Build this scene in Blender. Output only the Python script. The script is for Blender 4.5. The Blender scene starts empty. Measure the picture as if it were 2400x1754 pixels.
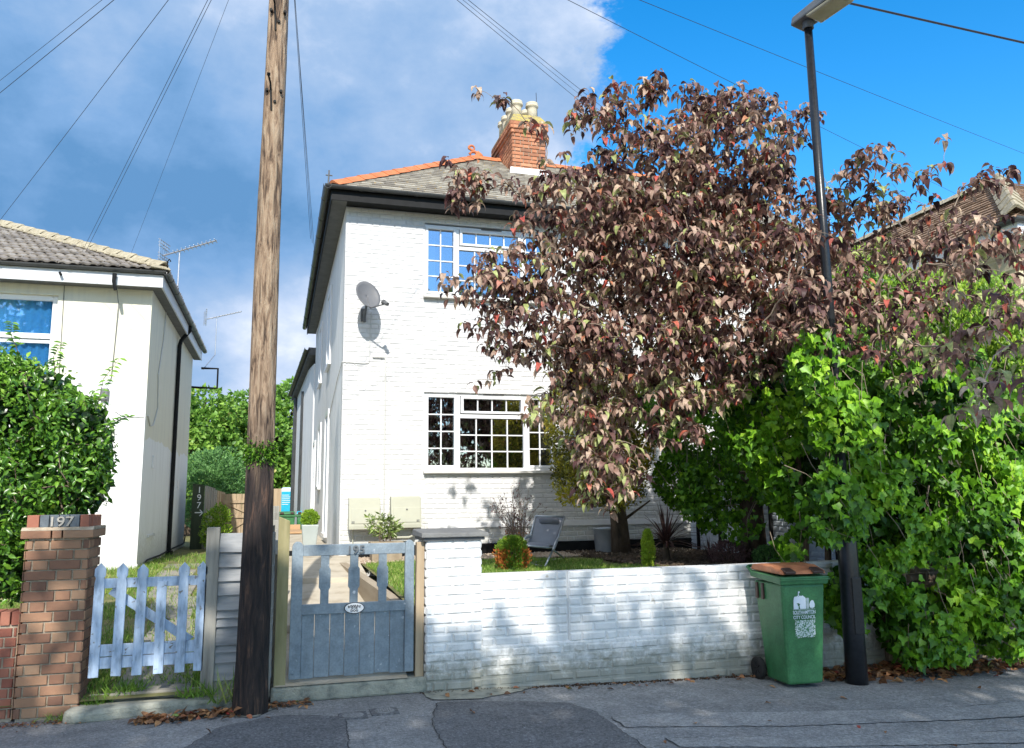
import bpy, math, random
import numpy as np
from mathutils import Vector, Matrix
random.seed(7); RS = np.random.RandomState(11)
SC = bpy.context.scene
COL = SC.collection
R = math.radians

# ------------------------------------------------------------------ materials
MATS = {}
def nt(name):
    m = bpy.data.materials.new(name); m.use_nodes = True
    t = m.node_tree; t.nodes.clear()
    out = t.nodes.new('ShaderNodeOutputMaterial')
    b = t.nodes.new('ShaderNodeBsdfPrincipled')
    t.links.new(b.outputs[0], out.inputs[0])
    MATS[name] = m
    return m, t, b, out
def N(t, kind, **kw):
    n = t.nodes.new(kind)
    for k, v in kw.items():
        if k.startswith('i_'):
            n.inputs[k[2:].replace('_', ' ')].default_value = v
        else: setattr(n, k, v)
    return n
def ramp(t, stops, interp='LINEAR'):
    n = t.nodes.new('ShaderNodeValToRGB'); n.color_ramp.interpolation = interp
    el = n.color_ramp.elements
    while len(el) < len(stops): el.new(0.5)
    for e, (p, c) in zip(el, stops):
        e.position = p; e.color = (c[0], c[1], c[2], 1)
    return n
def mat(name, cols, rough=.7, scale=6, bump=.2, bscale=None, metal=0, stretch=(1, 1, 1), detail=6, spec=.4,
        speck=None, dist=.02, attr=False, noise_mix=.5, grain=None):
    """surface with noise variation between cols; attr: per-piece random value shifts the tone"""
    m, t, b, out = nt(name)
    tc = N(t, 'ShaderNodeTexCoord'); mp = N(t, 'ShaderNodeMapping'); mp.inputs['Scale'].default_value = stretch
    t.links.new(tc.outputs['Object'], mp.inputs[0])
    nz = N(t, 'ShaderNodeTexNoise', i_Scale=scale, i_Detail=detail, i_Roughness=.6)
    t.links.new(mp.outputs[0], nz.inputs['Vector'])
    k = len(cols)
    if attr:
        at = N(t, 'ShaderNodeAttribute', attribute_name='rnd')
        mx = N(t, 'ShaderNodeMath', operation='MULTIPLY_ADD'); mx.inputs[1].default_value = noise_mix
        md = N(t, 'ShaderNodeMath', operation='MULTIPLY'); md.inputs[1].default_value = 1 - noise_mix
        t.links.new(at.outputs['Fac'], md.inputs[0])
        t.links.new(nz.outputs['Fac'], mx.inputs[0]); t.links.new(md.outputs[0], mx.inputs[2])
        src = mx.outputs[0]
        rp = ramp(t, [(0.12 + .76 * i / max(k - 1, 1), c) for i, c in enumerate(cols)])
    else:
        src = nz.outputs['Fac']
        rp = ramp(t, [(0.3 + .4 * i / max(k - 1, 1), c) for i, c in enumerate(cols)])
    t.links.new(src, rp.inputs[0])
    colo = rp.outputs[0]
    if speck:  # (scale, threshold, colour)
        vz = N(t, 'ShaderNodeTexNoise', i_Scale=speck[0], i_Detail=2)
        t.links.new(tc.outputs['Object'], vz.inputs['Vector'])
        r2 = ramp(t, [(speck[1], (0, 0, 0)), (speck[1] + .06, (1, 1, 1))])
        t.links.new(vz.outputs['Fac'], r2.inputs[0])
        mxc = N(t, 'ShaderNodeMix', data_type='RGBA')
        t.links.new(r2.outputs[0], mxc.inputs[0]); t.links.new(colo, mxc.inputs[6])
        mxc.inputs[7].default_value = (*speck[2], 1)
        colo = mxc.outputs[2]
    for (gs, ga) in (grain or ()):   # extra tone variation at other sizes
        gn = N(t, 'ShaderNodeTexNoise', i_Scale=gs, i_Detail=3); t.links.new(tc.outputs['Object'], gn.inputs['Vector'])
        gr = N(t, 'ShaderNodeMapRange'); gr.inputs[1].default_value = .3; gr.inputs[2].default_value = .7; gr.inputs[3].default_value = 1 - ga; gr.inputs[4].default_value = 1 + ga
        t.links.new(gn.outputs['Fac'], gr.inputs[0])
        gh = N(t, 'ShaderNodeHueSaturation'); t.links.new(gr.outputs[0], gh.inputs['Value']); t.links.new(colo, gh.inputs['Color']); colo = gh.outputs[0]
    t.links.new(colo, b.inputs['Base Color'])
    b.inputs['Roughness'].default_value = rough
    b.inputs['Metallic'].default_value = metal
    b.inputs['Specular IOR Level'].default_value = spec
    if bump:
        nb = N(t, 'ShaderNodeTexNoise', i_Scale=bscale or scale * 4, i_Detail=8, i_Roughness=.65)
        t.links.new(mp.outputs[0], nb.inputs['Vector'])
        bp = N(t, 'ShaderNodeBump', i_Strength=bump, i_Distance=dist)
        t.links.new(nb.outputs['Fac'], bp.inputs['Height'])
        t.links.new(bp.outputs[0], b.inputs['Normal'])
    return m
def leafmat(name, stops, rough=.45, trans=.35, spec=.5, vein=False):
    m, t, b, out = nt(name)
    at = N(t, 'ShaderNodeAttribute', attribute_name='rnd')
    rp = ramp(t, stops)
    t.links.new(at.outputs['Fac'], rp.inputs[0])
    colo = rp.outputs[0]
    tc = N(t, 'ShaderNodeTexCoord')
    nz = N(t, 'ShaderNodeTexNoise', i_Scale=38, i_Detail=3)
    t.links.new(tc.outputs['Object'], nz.inputs['Vector'])
    hv = N(t, 'ShaderNodeHueSaturation')
    mm = N(t, 'ShaderNodeMapRange'); mm.inputs[1].default_value = .3; mm.inputs[2].default_value = .7
    mm.inputs[3].default_value = .7; mm.inputs[4].default_value = 1.3
    t.links.new(nz.outputs['Fac'], mm.inputs[0]); t.links.new(mm.outputs[0], hv.inputs['Value'])
    t.links.new(colo, hv.inputs['Color']); colo = hv.outputs[0]
    t.links.new(colo, b.inputs['Base Color'])
    b.inputs['Roughness'].default_value = rough
    b.inputs['Specular IOR Level'].default_value = spec
    tr = N(t, 'ShaderNodeBsdfTranslucent'); t.links.new(colo, tr.inputs[0])
    mx = N(t, 'ShaderNodeMixShader'); mx.inputs[0].default_value = trans
    t.links.new(b.outputs[0], mx.inputs[1]); t.links.new(tr.outputs[0], mx.inputs[2])
    t.links.new(mx.outputs[0], out.inputs[0])
    return m

mat('white_brick', [(.66, .66, .66), (.75, .75, .75)], .75, 3, .35, 60, dist=.006)
mat('garden_white', [(.70, .71, .71), (.84, .84, .83)], .7, 4, .5, 45, dist=.01, speck=(9, .70, (.45, .42, .36)))
mat('white_mortar', [(.60, .60, .60), (.68, .68, .68)], .8, 5, .3, 60, dist=.005)
mat('render_white', [(.80, .81, .82), (.86, .86, .86)], .8, 1.2, .25, 30, dist=.01)
def dirty(name, z0, z1, dirt, amount, streak=0, chips=None):
    m = MATS[name]; t = m.node_tree; b = [n for n in t.nodes if n.type == 'BSDF_PRINCIPLED'][0]
    src = b.inputs['Base Color'].links[0].from_socket
    tc = N(t, 'ShaderNodeTexCoord'); sp = N(t, 'ShaderNodeSeparateXYZ'); t.links.new(tc.outputs['Object'], sp.inputs[0])
    mr = N(t, 'ShaderNodeMapRange'); mr.inputs[1].default_value = z1; mr.inputs[2].default_value = z0; t.links.new(sp.outputs['Z'], mr.inputs[0])
    nz = N(t, 'ShaderNodeTexNoise', i_Scale=14, i_Detail=8, i_Roughness=.7); t.links.new(tc.outputs['Object'], nz.inputs['Vector'])
    ad = N(t, 'ShaderNodeMath', operation='MULTIPLY_ADD'); ad.inputs[1].default_value = .62; t.links.new(mr.outputs[0], ad.inputs[0]); t.links.new(nz.outputs['Fac'], ad.inputs[2])
    r = ramp(t, [(.62, (0, 0, 0)), (1.0, (amount, amount, amount))]); t.links.new(ad.outputs[0], r.inputs[0])
    mx = N(t, 'ShaderNodeMix', data_type='RGBA'); t.links.new(r.outputs[0], mx.inputs[0]); t.links.new(src, mx.inputs[6]); mx.inputs[7].default_value = (*dirt, 1); src = mx.outputs[2]
    if streak:
        mp = N(t, 'ShaderNodeMapping'); mp.inputs['Scale'].default_value = (7, 7, .5); t.links.new(tc.outputs['Object'], mp.inputs[0])
        n2 = N(t, 'ShaderNodeTexNoise', i_Scale=1, i_Detail=7, i_Roughness=.65); t.links.new(mp.outputs[0], n2.inputs['Vector'])
        r2 = ramp(t, [(.50, (0, 0, 0)), (.72, (streak, streak, streak))]); t.links.new(n2.outputs['Fac'], r2.inputs[0])
        mx = N(t, 'ShaderNodeMix', data_type='RGBA'); t.links.new(r2.outputs[0], mx.inputs[0]); t.links.new(src, mx.inputs[6]); mx.inputs[7].default_value = (.46, .46, .44, 1); src = mx.outputs[2]
    if chips:
        n3 = N(t, 'ShaderNodeTexNoise', i_Scale=chips[0], i_Detail=4, i_Roughness=.7); t.links.new(tc.outputs['Object'], n3.inputs['Vector'])
        r3 = ramp(t, [(chips[1], (0, 0, 0)), (chips[1] + .015, (1, 1, 1))]); t.links.new(n3.outputs['Fac'], r3.inputs[0])
        mx = N(t, 'ShaderNodeMix', data_type='RGBA'); t.links.new(r3.outputs[0], mx.inputs[0]); t.links.new(src, mx.inputs[6]); mx.inputs[7].default_value = (*chips[2], 1); src = mx.outputs[2]
    t.links.new(src, b.inputs['Base Color'])
dirty('garden_white', .02, .42, (.24, .24, .19), .85, .5, (11, .735, (.36, .22, .16)))
dirty('white_brick', .9, 1.7, (.45, .45, .40), .55, .35)
dirty('render_white', .8, 1.8, (.48, .49, .46), .5, .5)
mat('red_brick', [(.16, .085, .06), (.26, .135, .085), (.36, .20, .12), (.42, .26, .16)], .9, 14, .6, 70, dist=.006, attr=True, noise_mix=.35)
mat('red_brick_low', [(.22, .07, .05), (.34, .13, .085), (.40, .17, .11)], .9, 14, .6, 70, dist=.006, attr=True, noise_mix=.35)
mat('chimney_brick', [(.22, .11, .07), (.46, .19, .10), (.62, .30, .17)], .9, 14, .4, 50, dist=.006, attr=True, noise_mix=.35)
mat('mortar', [(.34, .27, .19), (.50, .42, .32)], .95, 20, .5, 60)
mat('slate_brick', [(.09, .11, .13), (.15, .17, .19)], .7, 20, .4, 60)
mat('asphalt', [(.20, .20, .20), (.26, .26, .258), (.31, .305, .30)], .9, 1.1, .8, 70, dist=.012, speck=(52, .66, (.42, .42, .42)), grain=((34, .28), (7, .14), (90, .3)))
mat('asphalt_dark', [(.13, .131, .136), (.175, .176, .18)], .92, 2, .9, 80, dist=.012, speck=(60, .66, (.34, .34, .35)), grain=((40, .35), (9, .12), (95, .35)))
mat('asphalt_pale', [(.27, .27, .27), (.33, .328, .32)], .9, 2, .8, 70, dist=.01, grain=((36, .25), (6, .16), (90, .3)))
mat('concrete', [(.26, .25, .22), (.40, .37, .32), (.46, .43, .38)], .9, 3, .5, 60, dist=.01)
mat('path_slab', [(.16, .15, .13), (.26, .24, .20), (.34, .30, .25)], .9, 5, .5, 50, dist=.01)
mat('path_concrete', [(.36, .30, .22), (.50, .44, .34), (.56, .50, .40)], .9, 4, .6, 45, dist=.012)
mat('lichen_stone', [(.16, .17, .15), (.34, .34, .28), (.42, .41, .34)], .9, 9, .7, 40, dist=.02)
mat('pole_wood', [(.045, .034, .026), (.17, .115, .07), (.27, .19, .12)], .85, 11, 1.0, 16, stretch=(1, 1, .12), dist=.02)
mat('grey_wood', [(.16, .17, .18), (.30, .31, .32), (.40, .40, .40)], .85, 12, .6, 30, stretch=(.15, 1, 1), dist=.008)
mat('grey_wood_v', [(.16, .15, .13), (.29, .28, .25), (.38, .36, .31)], .85, 12, .6, 30, stretch=(1, 1, .1), dist=.008)
mat('green_wood', [(.20, .18, .08), (.33, .29, .15), (.40, .34, .2)], .8, 10, .5, 30, stretch=(1, 1, .12), dist=.006)
mat('tan_wood', [(.30, .22, .14), (.42, .32, .21), (.48, .38, .26)], .8, 9, .4, 30, stretch=(1, 1, .12), dist=.005)
mat('sleeper_wood', [(.28, .22, .15), (.40, .33, .24)], .85, 9, .4, 30, stretch=(1, .12, 1), dist=.005)
mat('dark_wood', [(.035, .05, .03), (.07, .085, .05)], .9, 10, .4, 30, stretch=(1, 1, .15))
mat('orange_wood', [(.42, .26, .14), (.56, .36, .2)], .8, 6, .3, 30, attr=True)
mat('picket_paint', [(.20, .26, .34), (.36, .46, .60), (.46, .57, .72), (.56, .66, .78)], .6, 22, .6, 30, stretch=(1, 1, .25), dist=.006, speck=(26, .67, (.20, .19, .18)), grain=((9, .15),))
mat('gate_paint', [(.17, .215, .255), (.22, .27, .31), (.26, .31, .35)], .5, 4, .3, 30, stretch=(1, 1, .3), dist=.004, speck=(24, .70, (.46, .50, .54)), grain=((14, .14), (60, .12)))
mat('gate_number', [(.10, .11, .12), (.15, .16, .17)], .5, 20, .1)
mat('roof_tile', [(.16, .14, .12), (.27, .245, .205), (.38, .35, .29), (.48, .45, .38)], .9, 7, .5, 40, dist=.01, attr=True, noise_mix=.45, speck=(16, .66, (.42, .30, .12)))
mat('roof_tile_left', [(.16, .145, .13), (.27, .24, .21), (.36, .33, .29)], .9, 7, .5, 40, dist=.01, attr=True, noise_mix=.45)
mat('roof_tile_right', [(.20, .13, .09), (.32, .22, .15), (.40, .28, .2)], .9, 7, .5, 40, attr=True, noise_mix=.4)
mat('terracotta', [(.46, .14, .055), (.60, .22, .09)], .75, 6, .2, 40)
mat('ridge_mortar', [(.28, .24, .16), (.50, .45, .33)], .95, 12, .8, 30, dist=.02)
mat('lichen_cement', [(.20, .18, .14), (.38, .31, .13), (.52, .40, .06)], .95, 16, .8, 40, dist=.02)
mat('chimney_pot', [(.52, .46, .33), (.66, .60, .47)], .8, 9, .3, 40)
mat('black_paint', [(.006, .0065, .007), (.013, .014, .015)], .6, 9, .2, 30, dist=.004, spec=.2)
mat('soffit_grey', [(.10, .105, .11), (.16, .16, .165)], .7, 6, .3, 25)
mat('gutter_plastic', [(.045, .048, .05), (.075, .078, .08)], .35, 4, .05)
mat('upvc', [(.80, .81, .83), (.84, .85, .86)], .3, 2, 0)
mat('pale_fascia', [(.60, .63, .66), (.68, .70, .72)], .5, 2, .05)
mat('sill_stone', [(.62, .60, .56), (.72, .70, .66)], .7, 6, .2)
mat('box_plastic', [(.42, .42, .34), (.48, .48, .38)], .55, 3, .05)
mat('cream_wall', [(.74, .72, .60), (.78, .76, .65)], .85, 1.5, .25, 50, dist=.006)
mat('dish_grey', [(.13, .135, .145), (.17, .175, .185)], .5, 3, .0)
mat('metal_grey', [(.45, .46, .48), (.55, .56, .58)], .35, 8, .1, metal=.8)
mat('galv', [(.36, .40, .44), (.52, .55, .58)], .45, 5, .1, metal=.55)
mat('wire_black', [(.02, .022, .03), (.03, .03, .04)], .6, 2, 0)
mat('wire_purple', [(.05, .04, .10), (.07, .05, .12)], .5, 2, 0)
mat('cable_white', [(.55, .55, .52), (.62, .62, .6)], .6, 2, 0)
mat('lamp_paint', [(.010, .012, .016), (.022, .024, .028)], .28, 30, .25, 80, dist=.003)
mat('lamp_head', [(.10, .11, .12), (.15, .16, .17)], .4, 8, .1)
mat('lamp_lens', [(.36, .34, .24), (.46, .44, .34)], .2, 12, .1)
mat('bin_green', [(.030, .13, .045), (.045, .18, .065), (.065, .21, .085)], .45, 2.2, .2, 160, dist=.003, spec=.5, grain=((11, .16), (70, .14)))
mat('bin_lid', [(.30, .12, .07), (.50, .19, .09), (.60, .26, .13)], .55, 6, .15, 60, dist=.004, grain=((14, .2),))
mat('bin_dark', [(.05, .03, .025), (.09, .05, .04)], .5, 6, .1)
mat('rubber', [(.018, .017, .016), (.035, .033, .03)], .8, 20, .4, 60)
mat('print_white', [(.66, .74, .82), (.76, .82, .88)], .6, 30, 0)
mat('sign_white', [(.80, .81, .82), (.84, .84, .84)], .4, 5, 0)
mat('soil', [(.05, .033, .022), (.11, .075, .05)], .95, 14, .9, 40, dist=.03)
mat('lawn_soil', [(.09, .12, .035), (.17, .16, .06), (.24, .20, .09)], .95, 5, .6, 60, dist=.02)
mat('gravel', [(.32, .22, .15), (.46, .36, .27), (.56, .48, .38)], .9, 30, .4, 60, attr=True)
mat('bark', [(.035, .026, .02), (.10, .07, .045), (.17, .12, .08)], .9, 12, .9, 30, stretch=(1, 1, .3), dist=.03)
mat('twig', [(.09, .06, .045), (.22, .16, .12)], .8, 10, .2)
mat('pale_twig', [(.20, .15, .11), (.36, .29, .22)], .8, 10, .2)
mat('pot_glaze', [(.36, .40, .38), (.44, .48, .46)], .4, 4, .1)
mat('fabric', [(.20, .21, .24), (.26, .27, .30)], .75, 5, .3, 200, dist=.003)
mat('cushion', [(.12, .125, .15), (.16, .165, .19)], .75, 5, .3, 200, dist=.003)
mat('van_white', [(.55, .68, .78), (.62, .74, .82)], .3, 2, 0)
mat('van_blue', [(.02, .36, .52), (.03, .44, .60)], .3, 2, 0)
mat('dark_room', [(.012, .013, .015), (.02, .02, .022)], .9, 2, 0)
mat('curtain', [(.70, .76, .84), (.82, .86, .92)], .9, 3, .0)
mat('curtain_dark', [(.12, .10, .12), (.18, .15, .18)], .9, 3, .0)
mat('stone_buff', [(.40, .33, .20), (.56, .48, .32), (.62, .56, .42)], .9, 12, .5, 40, attr=True)
mat('stone_brown', [(.12, .09, .06), (.24, .18, .13), (.34, .26, .19)], .9, 12, .8, 30, attr=True)
mat('cap_grey', [(.15, .15, .15), (.22, .22, .21)], .8, 8, .5, 40)
mat('grass_tuft', [(.10, .16, .03), (.22, .26, .06)], .7, 10, 0, attr=True)
mat('far_brick', [(.34, .20, .13), (.44, .28, .19)], .9, 5, .2)
mat('boundary_white', [(.56, .64, .72), (.72, .78, .84)], .8, 3, .4, 50, dist=.008)

leafmat('leaf_red', [(0, (.035, .017, .020)), (.20, (.11, .052, .052)), (.42, (.30, .175, .14)), (.70, (.54, .40, .30)), (.79, (.62, .47, .34)), (.82, (.46, .08, .07)), (.88, (.56, .17, .11)), (.93, (.34, .38, .14)), (1, (.46, .52, .20))], .5, .27, .3)
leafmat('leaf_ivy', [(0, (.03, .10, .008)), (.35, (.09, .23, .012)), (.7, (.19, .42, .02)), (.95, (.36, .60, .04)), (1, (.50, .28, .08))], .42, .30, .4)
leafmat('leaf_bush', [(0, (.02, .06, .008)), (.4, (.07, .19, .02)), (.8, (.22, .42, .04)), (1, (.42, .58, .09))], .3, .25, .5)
leafmat('leaf_lime', [(0, (.10, .22, .02)), (.5, (.24, .42, .035)), (1, (.42, .55, .06))], .45, .35)
leafmat('leaf_cypress', [(0, (.05, .07, .015)), (.35, (.16, .16, .025)), (.65, (.50, .46, .04)), (.85, (.62, .55, .05)), (1, (.50, .26, .07))], .6, .2)
leafmat('leaf_tree', [(0, (.09, .20, .03)), (.5, (.20, .38, .055)), (.85, (.34, .54, .09)), (1, (.50, .48, .13))], .5, .3)
leafmat('leaf_blue', [(0, (.08, .20, .06)), (1, (.22, .44, .13))], .5, .25)
leafmat('leaf_cord', [(0, (.035, .018, .018)), (.6, (.10, .05, .045)), (1, (.20, .12, .09))], .4, .2)
leafmat('leaf_orange', [(0, (.10, .20, .02)), (.6, (.22, .36, .03)), (.72, (.45, .14, .03)), (1, (.52, .16, .04))], .6, .25)
leafmat('leaf_fallen', [(0, (.10, .05, .03)), (.5, (.30, .14, .06)), (.85, (.50, .26, .11)), (.97, (.40, .04, .04)), (1, (.2, .35, .08))], .6, .2)
leafmat('grass', [(0, (.10, .20, .025)), (.6, (.22, .38, .05)), (1, (.48, .48, .16))], .5, .3)
leafmat('leaf_nandina', [(0, (.12, .20, .05)), (.6, (.30, .40, .10)), (1, (.60, .62, .40))], .4, .3)
leafmat('leaf_dry', [(0, (.16, .10, .10)), (.7, (.30, .16, .15)), (.85, (.46, .17, .07)), (1, (.50, .2, .1))], .6, .2)

def glass(name, tint, refl, rough=.02):
    m, t, b, out = nt(name); t.nodes.remove(b)
    g = N(t, 'ShaderNodeBsdfGlossy'); g.inputs['Roughness'].default_value = rough
    g.inputs['Color'].default_value = (.95, .97, 1, 1)
    tr = N(t, 'ShaderNodeBsdfTransparent'); tr.inputs[0].default_value = (*tint, 1)
    lw = N(t, 'ShaderNodeFresnel'); lw.inputs[0].default_value = 1.5
    ad = N(t, 'ShaderNodeMath', operation='ADD'); ad.inputs[1].default_value = refl; ad.use_clamp = True
    t.links.new(lw.outputs[0], ad.inputs[0])
    mx = N(t, 'ShaderNodeMixShader'); t.links.new(ad.outputs[0], mx.inputs[0])
    t.links.new(tr.outputs[0], mx.inputs[1]); t.links.new(g.outputs[0], mx.inputs[2])
    t.links.new(mx.outputs[0], out.inputs[0])
    tc = N(t, 'ShaderNodeTexCoord'); nb = N(t, 'ShaderNodeTexNoise', i_Scale=2.5, i_Detail=1)
    bp = N(t, 'ShaderNodeBump', i_Strength=.05, i_Distance=.02)
    t.links.new(tc.outputs['Object'], nb.inputs['Vector']); t.links.new(nb.outputs['Fac'], bp.inputs['Height'])
    t.links.new(bp.outputs[0], g.inputs['Normal'])
glass('glass', (.75, .8, .85), .22)
glass('glass_clear', (.50, .74, .90), .12)
glass('glass_blue', (.45, .55, .7), .30)
M = MATS

# cream wall of the left house: cream paint above a wavy edge, white paint below
m, t, b, out = nt('two_tone_wall')
tc = N(t, 'ShaderNodeTexCoord'); sp = N(t, 'ShaderNodeSeparateXYZ'); t.links.new(tc.outputs['Object'], sp.inputs[0])
nz = N(t, 'ShaderNodeTexNoise', i_Scale=1.1, i_Detail=5); t.links.new(tc.outputs['Object'], nz.inputs['Vector'])
ma = N(t, 'ShaderNodeMath', operation='MULTIPLY_ADD'); ma.inputs[1].default_value = .5
t.links.new(nz.outputs['Fac'], ma.inputs[0])
t.links.new(sp.outputs['Z'], ma.inputs[2])
# paint edge lies lower on the side wall, further from the street
my = N(t, 'ShaderNodeMapRange'); my.inputs[1].default_value = 14.45; my.inputs[2].default_value = 14.6; my.inputs[3].default_value = 0; my.inputs[4].default_value = 1.35
t.links.new(sp.outputs['Y'], my.inputs[0])
m2 = N(t, 'ShaderNodeMath', operation='ADD'); t.links.new(ma.outputs[0], m2.inputs[0]); t.links.new(my.outputs[0], m2.inputs[1])
rp = ramp(t, [(0, (.84, .85, .84)), (.5, (.84, .85, .84)), (.508, (.76, .735, .60)), (1, (.78, .755, .62))])
mr = N(t, 'ShaderNodeMapRange'); mr.inputs[1].default_value = 3.28; mr.inputs[2].default_value = 5.28
t.links.new(m2.outputs[0], mr.inputs[0]); t.links.new(mr.outputs[0], rp.inputs[0]); t.links.new(rp.outputs[0], b.inputs['Base Color'])
b.inputs['Roughness'].default_value = .85
nb = N(t, 'ShaderNodeTexNoise', i_Scale=40, i_Detail=6); t.links.new(tc.outputs['Object'], nb.inputs['Vector'])
bp = N(t, 'ShaderNodeBump', i_Strength=.25, i_Distance=.008); t.links.new(nb.outputs['Fac'], bp.inputs['Height']); t.links.new(bp.outputs[0], b.inputs['Normal'])

dirty('two_tone_wall', .5, 1.3, (.42, .40, .34), .5, .35)
# utility pole: pale brown weathered wood, turning black brown towards the foot
m, t, b, out = nt('pole_wood')
tc = N(t, 'ShaderNodeTexCoord'); mp = N(t, 'ShaderNodeMapping'); mp.inputs['Scale'].default_value = (1, 1, .13)
t.links.new(tc.outputs['Object'], mp.inputs[0])
nz = N(t, 'ShaderNodeTexNoise', i_Scale=30, i_Detail=5, i_Roughness=.6, i_Distortion=.6); t.links.new(mp.outputs[0], nz.inputs['Vector'])
r1 = ramp(t, [(.34, (.035, .022, .016)), (.43, (.17, .11, .07)), (.53, (.32, .225, .15)), (.70, (.42, .33, .235))]); t.links.new(nz.outputs['Fac'], r1.inputs[0])
r2 = ramp(t, [(.38, (.010, .007, .007)), (.56, (.035, .022, .018)), (.70, (.12, .065, .042))]); t.links.new(nz.outputs['Fac'], r2.inputs[0])
sp = N(t, 'ShaderNodeSeparateXYZ'); t.links.new(tc.outputs['Object'], sp.inputs[0])
n2 = N(t, 'ShaderNodeTexNoise', i_Scale=9, i_Detail=4); t.links.new(mp.outputs[0], n2.inputs['Vector'])
ma = N(t, 'ShaderNodeMath', operation='MULTIPLY_ADD'); ma.inputs[1].default_value = 1.6; t.links.new(n2.outputs['Fac'], ma.inputs[0]); t.links.new(sp.outputs['Z'], ma.inputs[2])
mr = N(t, 'ShaderNodeMapRange'); mr.inputs[1].default_value = 2.45; mr.inputs[2].default_value = 3.25; t.links.new(ma.outputs[0], mr.inputs[0])
mx = N(t, 'ShaderNodeMix', data_type='RGBA'); t.links.new(mr.outputs[0], mx.inputs[0]); t.links.new(r2.outputs[0], mx.inputs[6]); t.links.new(r1.outputs[0], mx.inputs[7])
t.links.new(mx.outputs[2], b.inputs['Base Color']); b.inputs['Roughness'].default_value = .8
bp = N(t, 'ShaderNodeBump', i_Strength=1.0, i_Distance=.03); t.links.new(nz.outputs['Fac'], bp.inputs['Height']); t.links.new(bp.outputs[0], b.inputs['Normal'])
M = MATS

# ------------------------------------------------------------------ mesh helpers
class MB:
    def __init__(s): s.v = []; s.f = []; s.r = []; s.m = []
    def add(s, vs, fs, rnd=None, mi=0):
        o = len(s.v); s.v += [tuple(v) for v in vs]
        r = random.random() if rnd is None else rnd
        for f in fs: s.f.append(tuple(i + o for i in f)); s.r.append(r); s.m.append(mi)
        return s
    def box(s, x0, x1, y0, y1, z0, z1, mi=0, rnd=None):
        return s.add([(x0, y0, z0), (x1, y0, z0), (x1, y1, z0), (x0, y1, z0), (x0, y0, z1), (x1, y0, z1), (x1, y1, z1), (x0, y1, z1)],
              [(0, 3, 2, 1), (4, 5, 6, 7), (0, 1, 5, 4), (1, 2, 6, 5), (2, 3, 7, 6), (3, 0, 4, 7)], rnd, mi)
    def hexa(s, P, mi=0, rnd=None):  # P: 4 bottom, 4 top
        return s.add(P, [(0, 3, 2, 1), (4, 5, 6, 7), (0, 1, 5, 4), (1, 2, 6, 5), (2, 3, 7, 6), (3, 0, 4, 7)], rnd, mi)
    def prism(s, pts, a, b, axis='y', mi=0, rnd=None):
        n = len(pts)
        def p(q, k):
            return {'y': (q[0], k, q[1]), 'x': (k, q[0], q[1]), 'z': (q[0], q[1], k)}[axis]
        vs = [p(q, a) for q in pts] + [p(q, b) for q in pts]
        fs = [tuple(range(n)), tuple(range(2 * n - 1, n - 1, -1))] + [(i, i + n, (i + 1) % n + n, (i + 1) % n) for i in range(n)]
        return s.add(vs, fs, rnd, mi)
    def tube(s, path, rad, n=8, caps=True, mi=0, rnd=None):
        path = [Vector(p) for p in path]
        if not hasattr(rad, '__len__'): rad = [rad] * len(path)
        vs = []; fs = []
        up = None
        for i, p in enumerate(path):
            d = (path[min(i + 1, len(path) - 1)] - path[max(i - 1, 0)])
            if d.length < 1e-9: d = Vector((0, 0, 1))
            d.normalize()
            if up is None: up = Vector((0, 0, 1)) if abs(d.z) < .9 else Vector((0, 1, 0))
            a = d.cross(up); a.normalize(); bb = a.cross(d); up = bb
            for k in range(n):
                th = 2 * math.pi * k / n
                vs.append(p + (a * math.cos(th) + bb * math.sin(th)) * rad[i])
        for i in range(len(path) - 1):
            for k in range(n):
                k2 = (k + 1) % n
                fs.append((i * n + k, i * n + k2, (i + 1) * n + k2, (i + 1) * n + k))
        if caps: fs.append(tuple(range(n - 1, -1, -1))); fs.append(tuple(range((len(path) - 1) * n, len(path) * n)))
        return s.add(vs, fs, rnd, mi)
    def lathe(s, prof, c, n=20, axis='z', mi=0, rnd=None):
        vs = []; fs = []
        for (r, h) in prof:
            for k in range(n):
                th = 2 * math.pi * k / n; u, w = r * math.cos(th), r * math.sin(th)
                vs.append({'z': (c[0] + u, c[1] + w, c[2] + h), 'x': (c[0] + h, c[1] + u, c[2] + w), 'y': (c[0] + u, c[1] + h, c[2] + w)}[axis])
        for i in range(len(prof) - 1):
            for k in range(n): fs.append((i * n + k, i * n + (k + 1) % n, (i + 1) * n + (k + 1) % n, (i + 1) * n + k))
        fs.append(tuple(range(n - 1, -1, -1))); fs.append(tuple(range((len(prof) - 1) * n, len(prof) * n)))
        return s.add(vs, fs, rnd, mi)
    def build(s, name, mats, parent=None, bevel=0, smooth=False, at=None):
        me = bpy.data.meshes.new(name)
        me.from_pydata(s.v, [], s.f)
        if not isinstance(mats, (list, tuple)): mats = [mats]
        for q in mats: me.materials.append(M[q] if isinstance(q, str) else q)
        me.polygons.foreach_set('material_index', s.m)
        a = me.attributes.new('rnd', 'FLOAT', 'FACE'); a.data.foreach_set('value', s.r)
        if smooth: me.polygons.foreach_set('use_smooth', [True] * len(s.f))
        me.update(); me.validate()
        o = bpy.data.objects.new(name, me); COL.objects.link(o)
        if parent: o.parent = parent; o.matrix_parent_inverse = parent.matrix_world.inverted()
        if bevel:
            md = o.modifiers.new('bevel', 'BEVEL'); md.width = bevel; md.segments = 2; md.limit_method = 'ANGLE'
        return o
def tag(o, label=None, cat=None, group=None, kind=None):
    if label: o['label'] = label
    if cat: o['category'] = cat
    if group: o['group'] = group
    if kind: o['kind'] = kind
    return o
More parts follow.
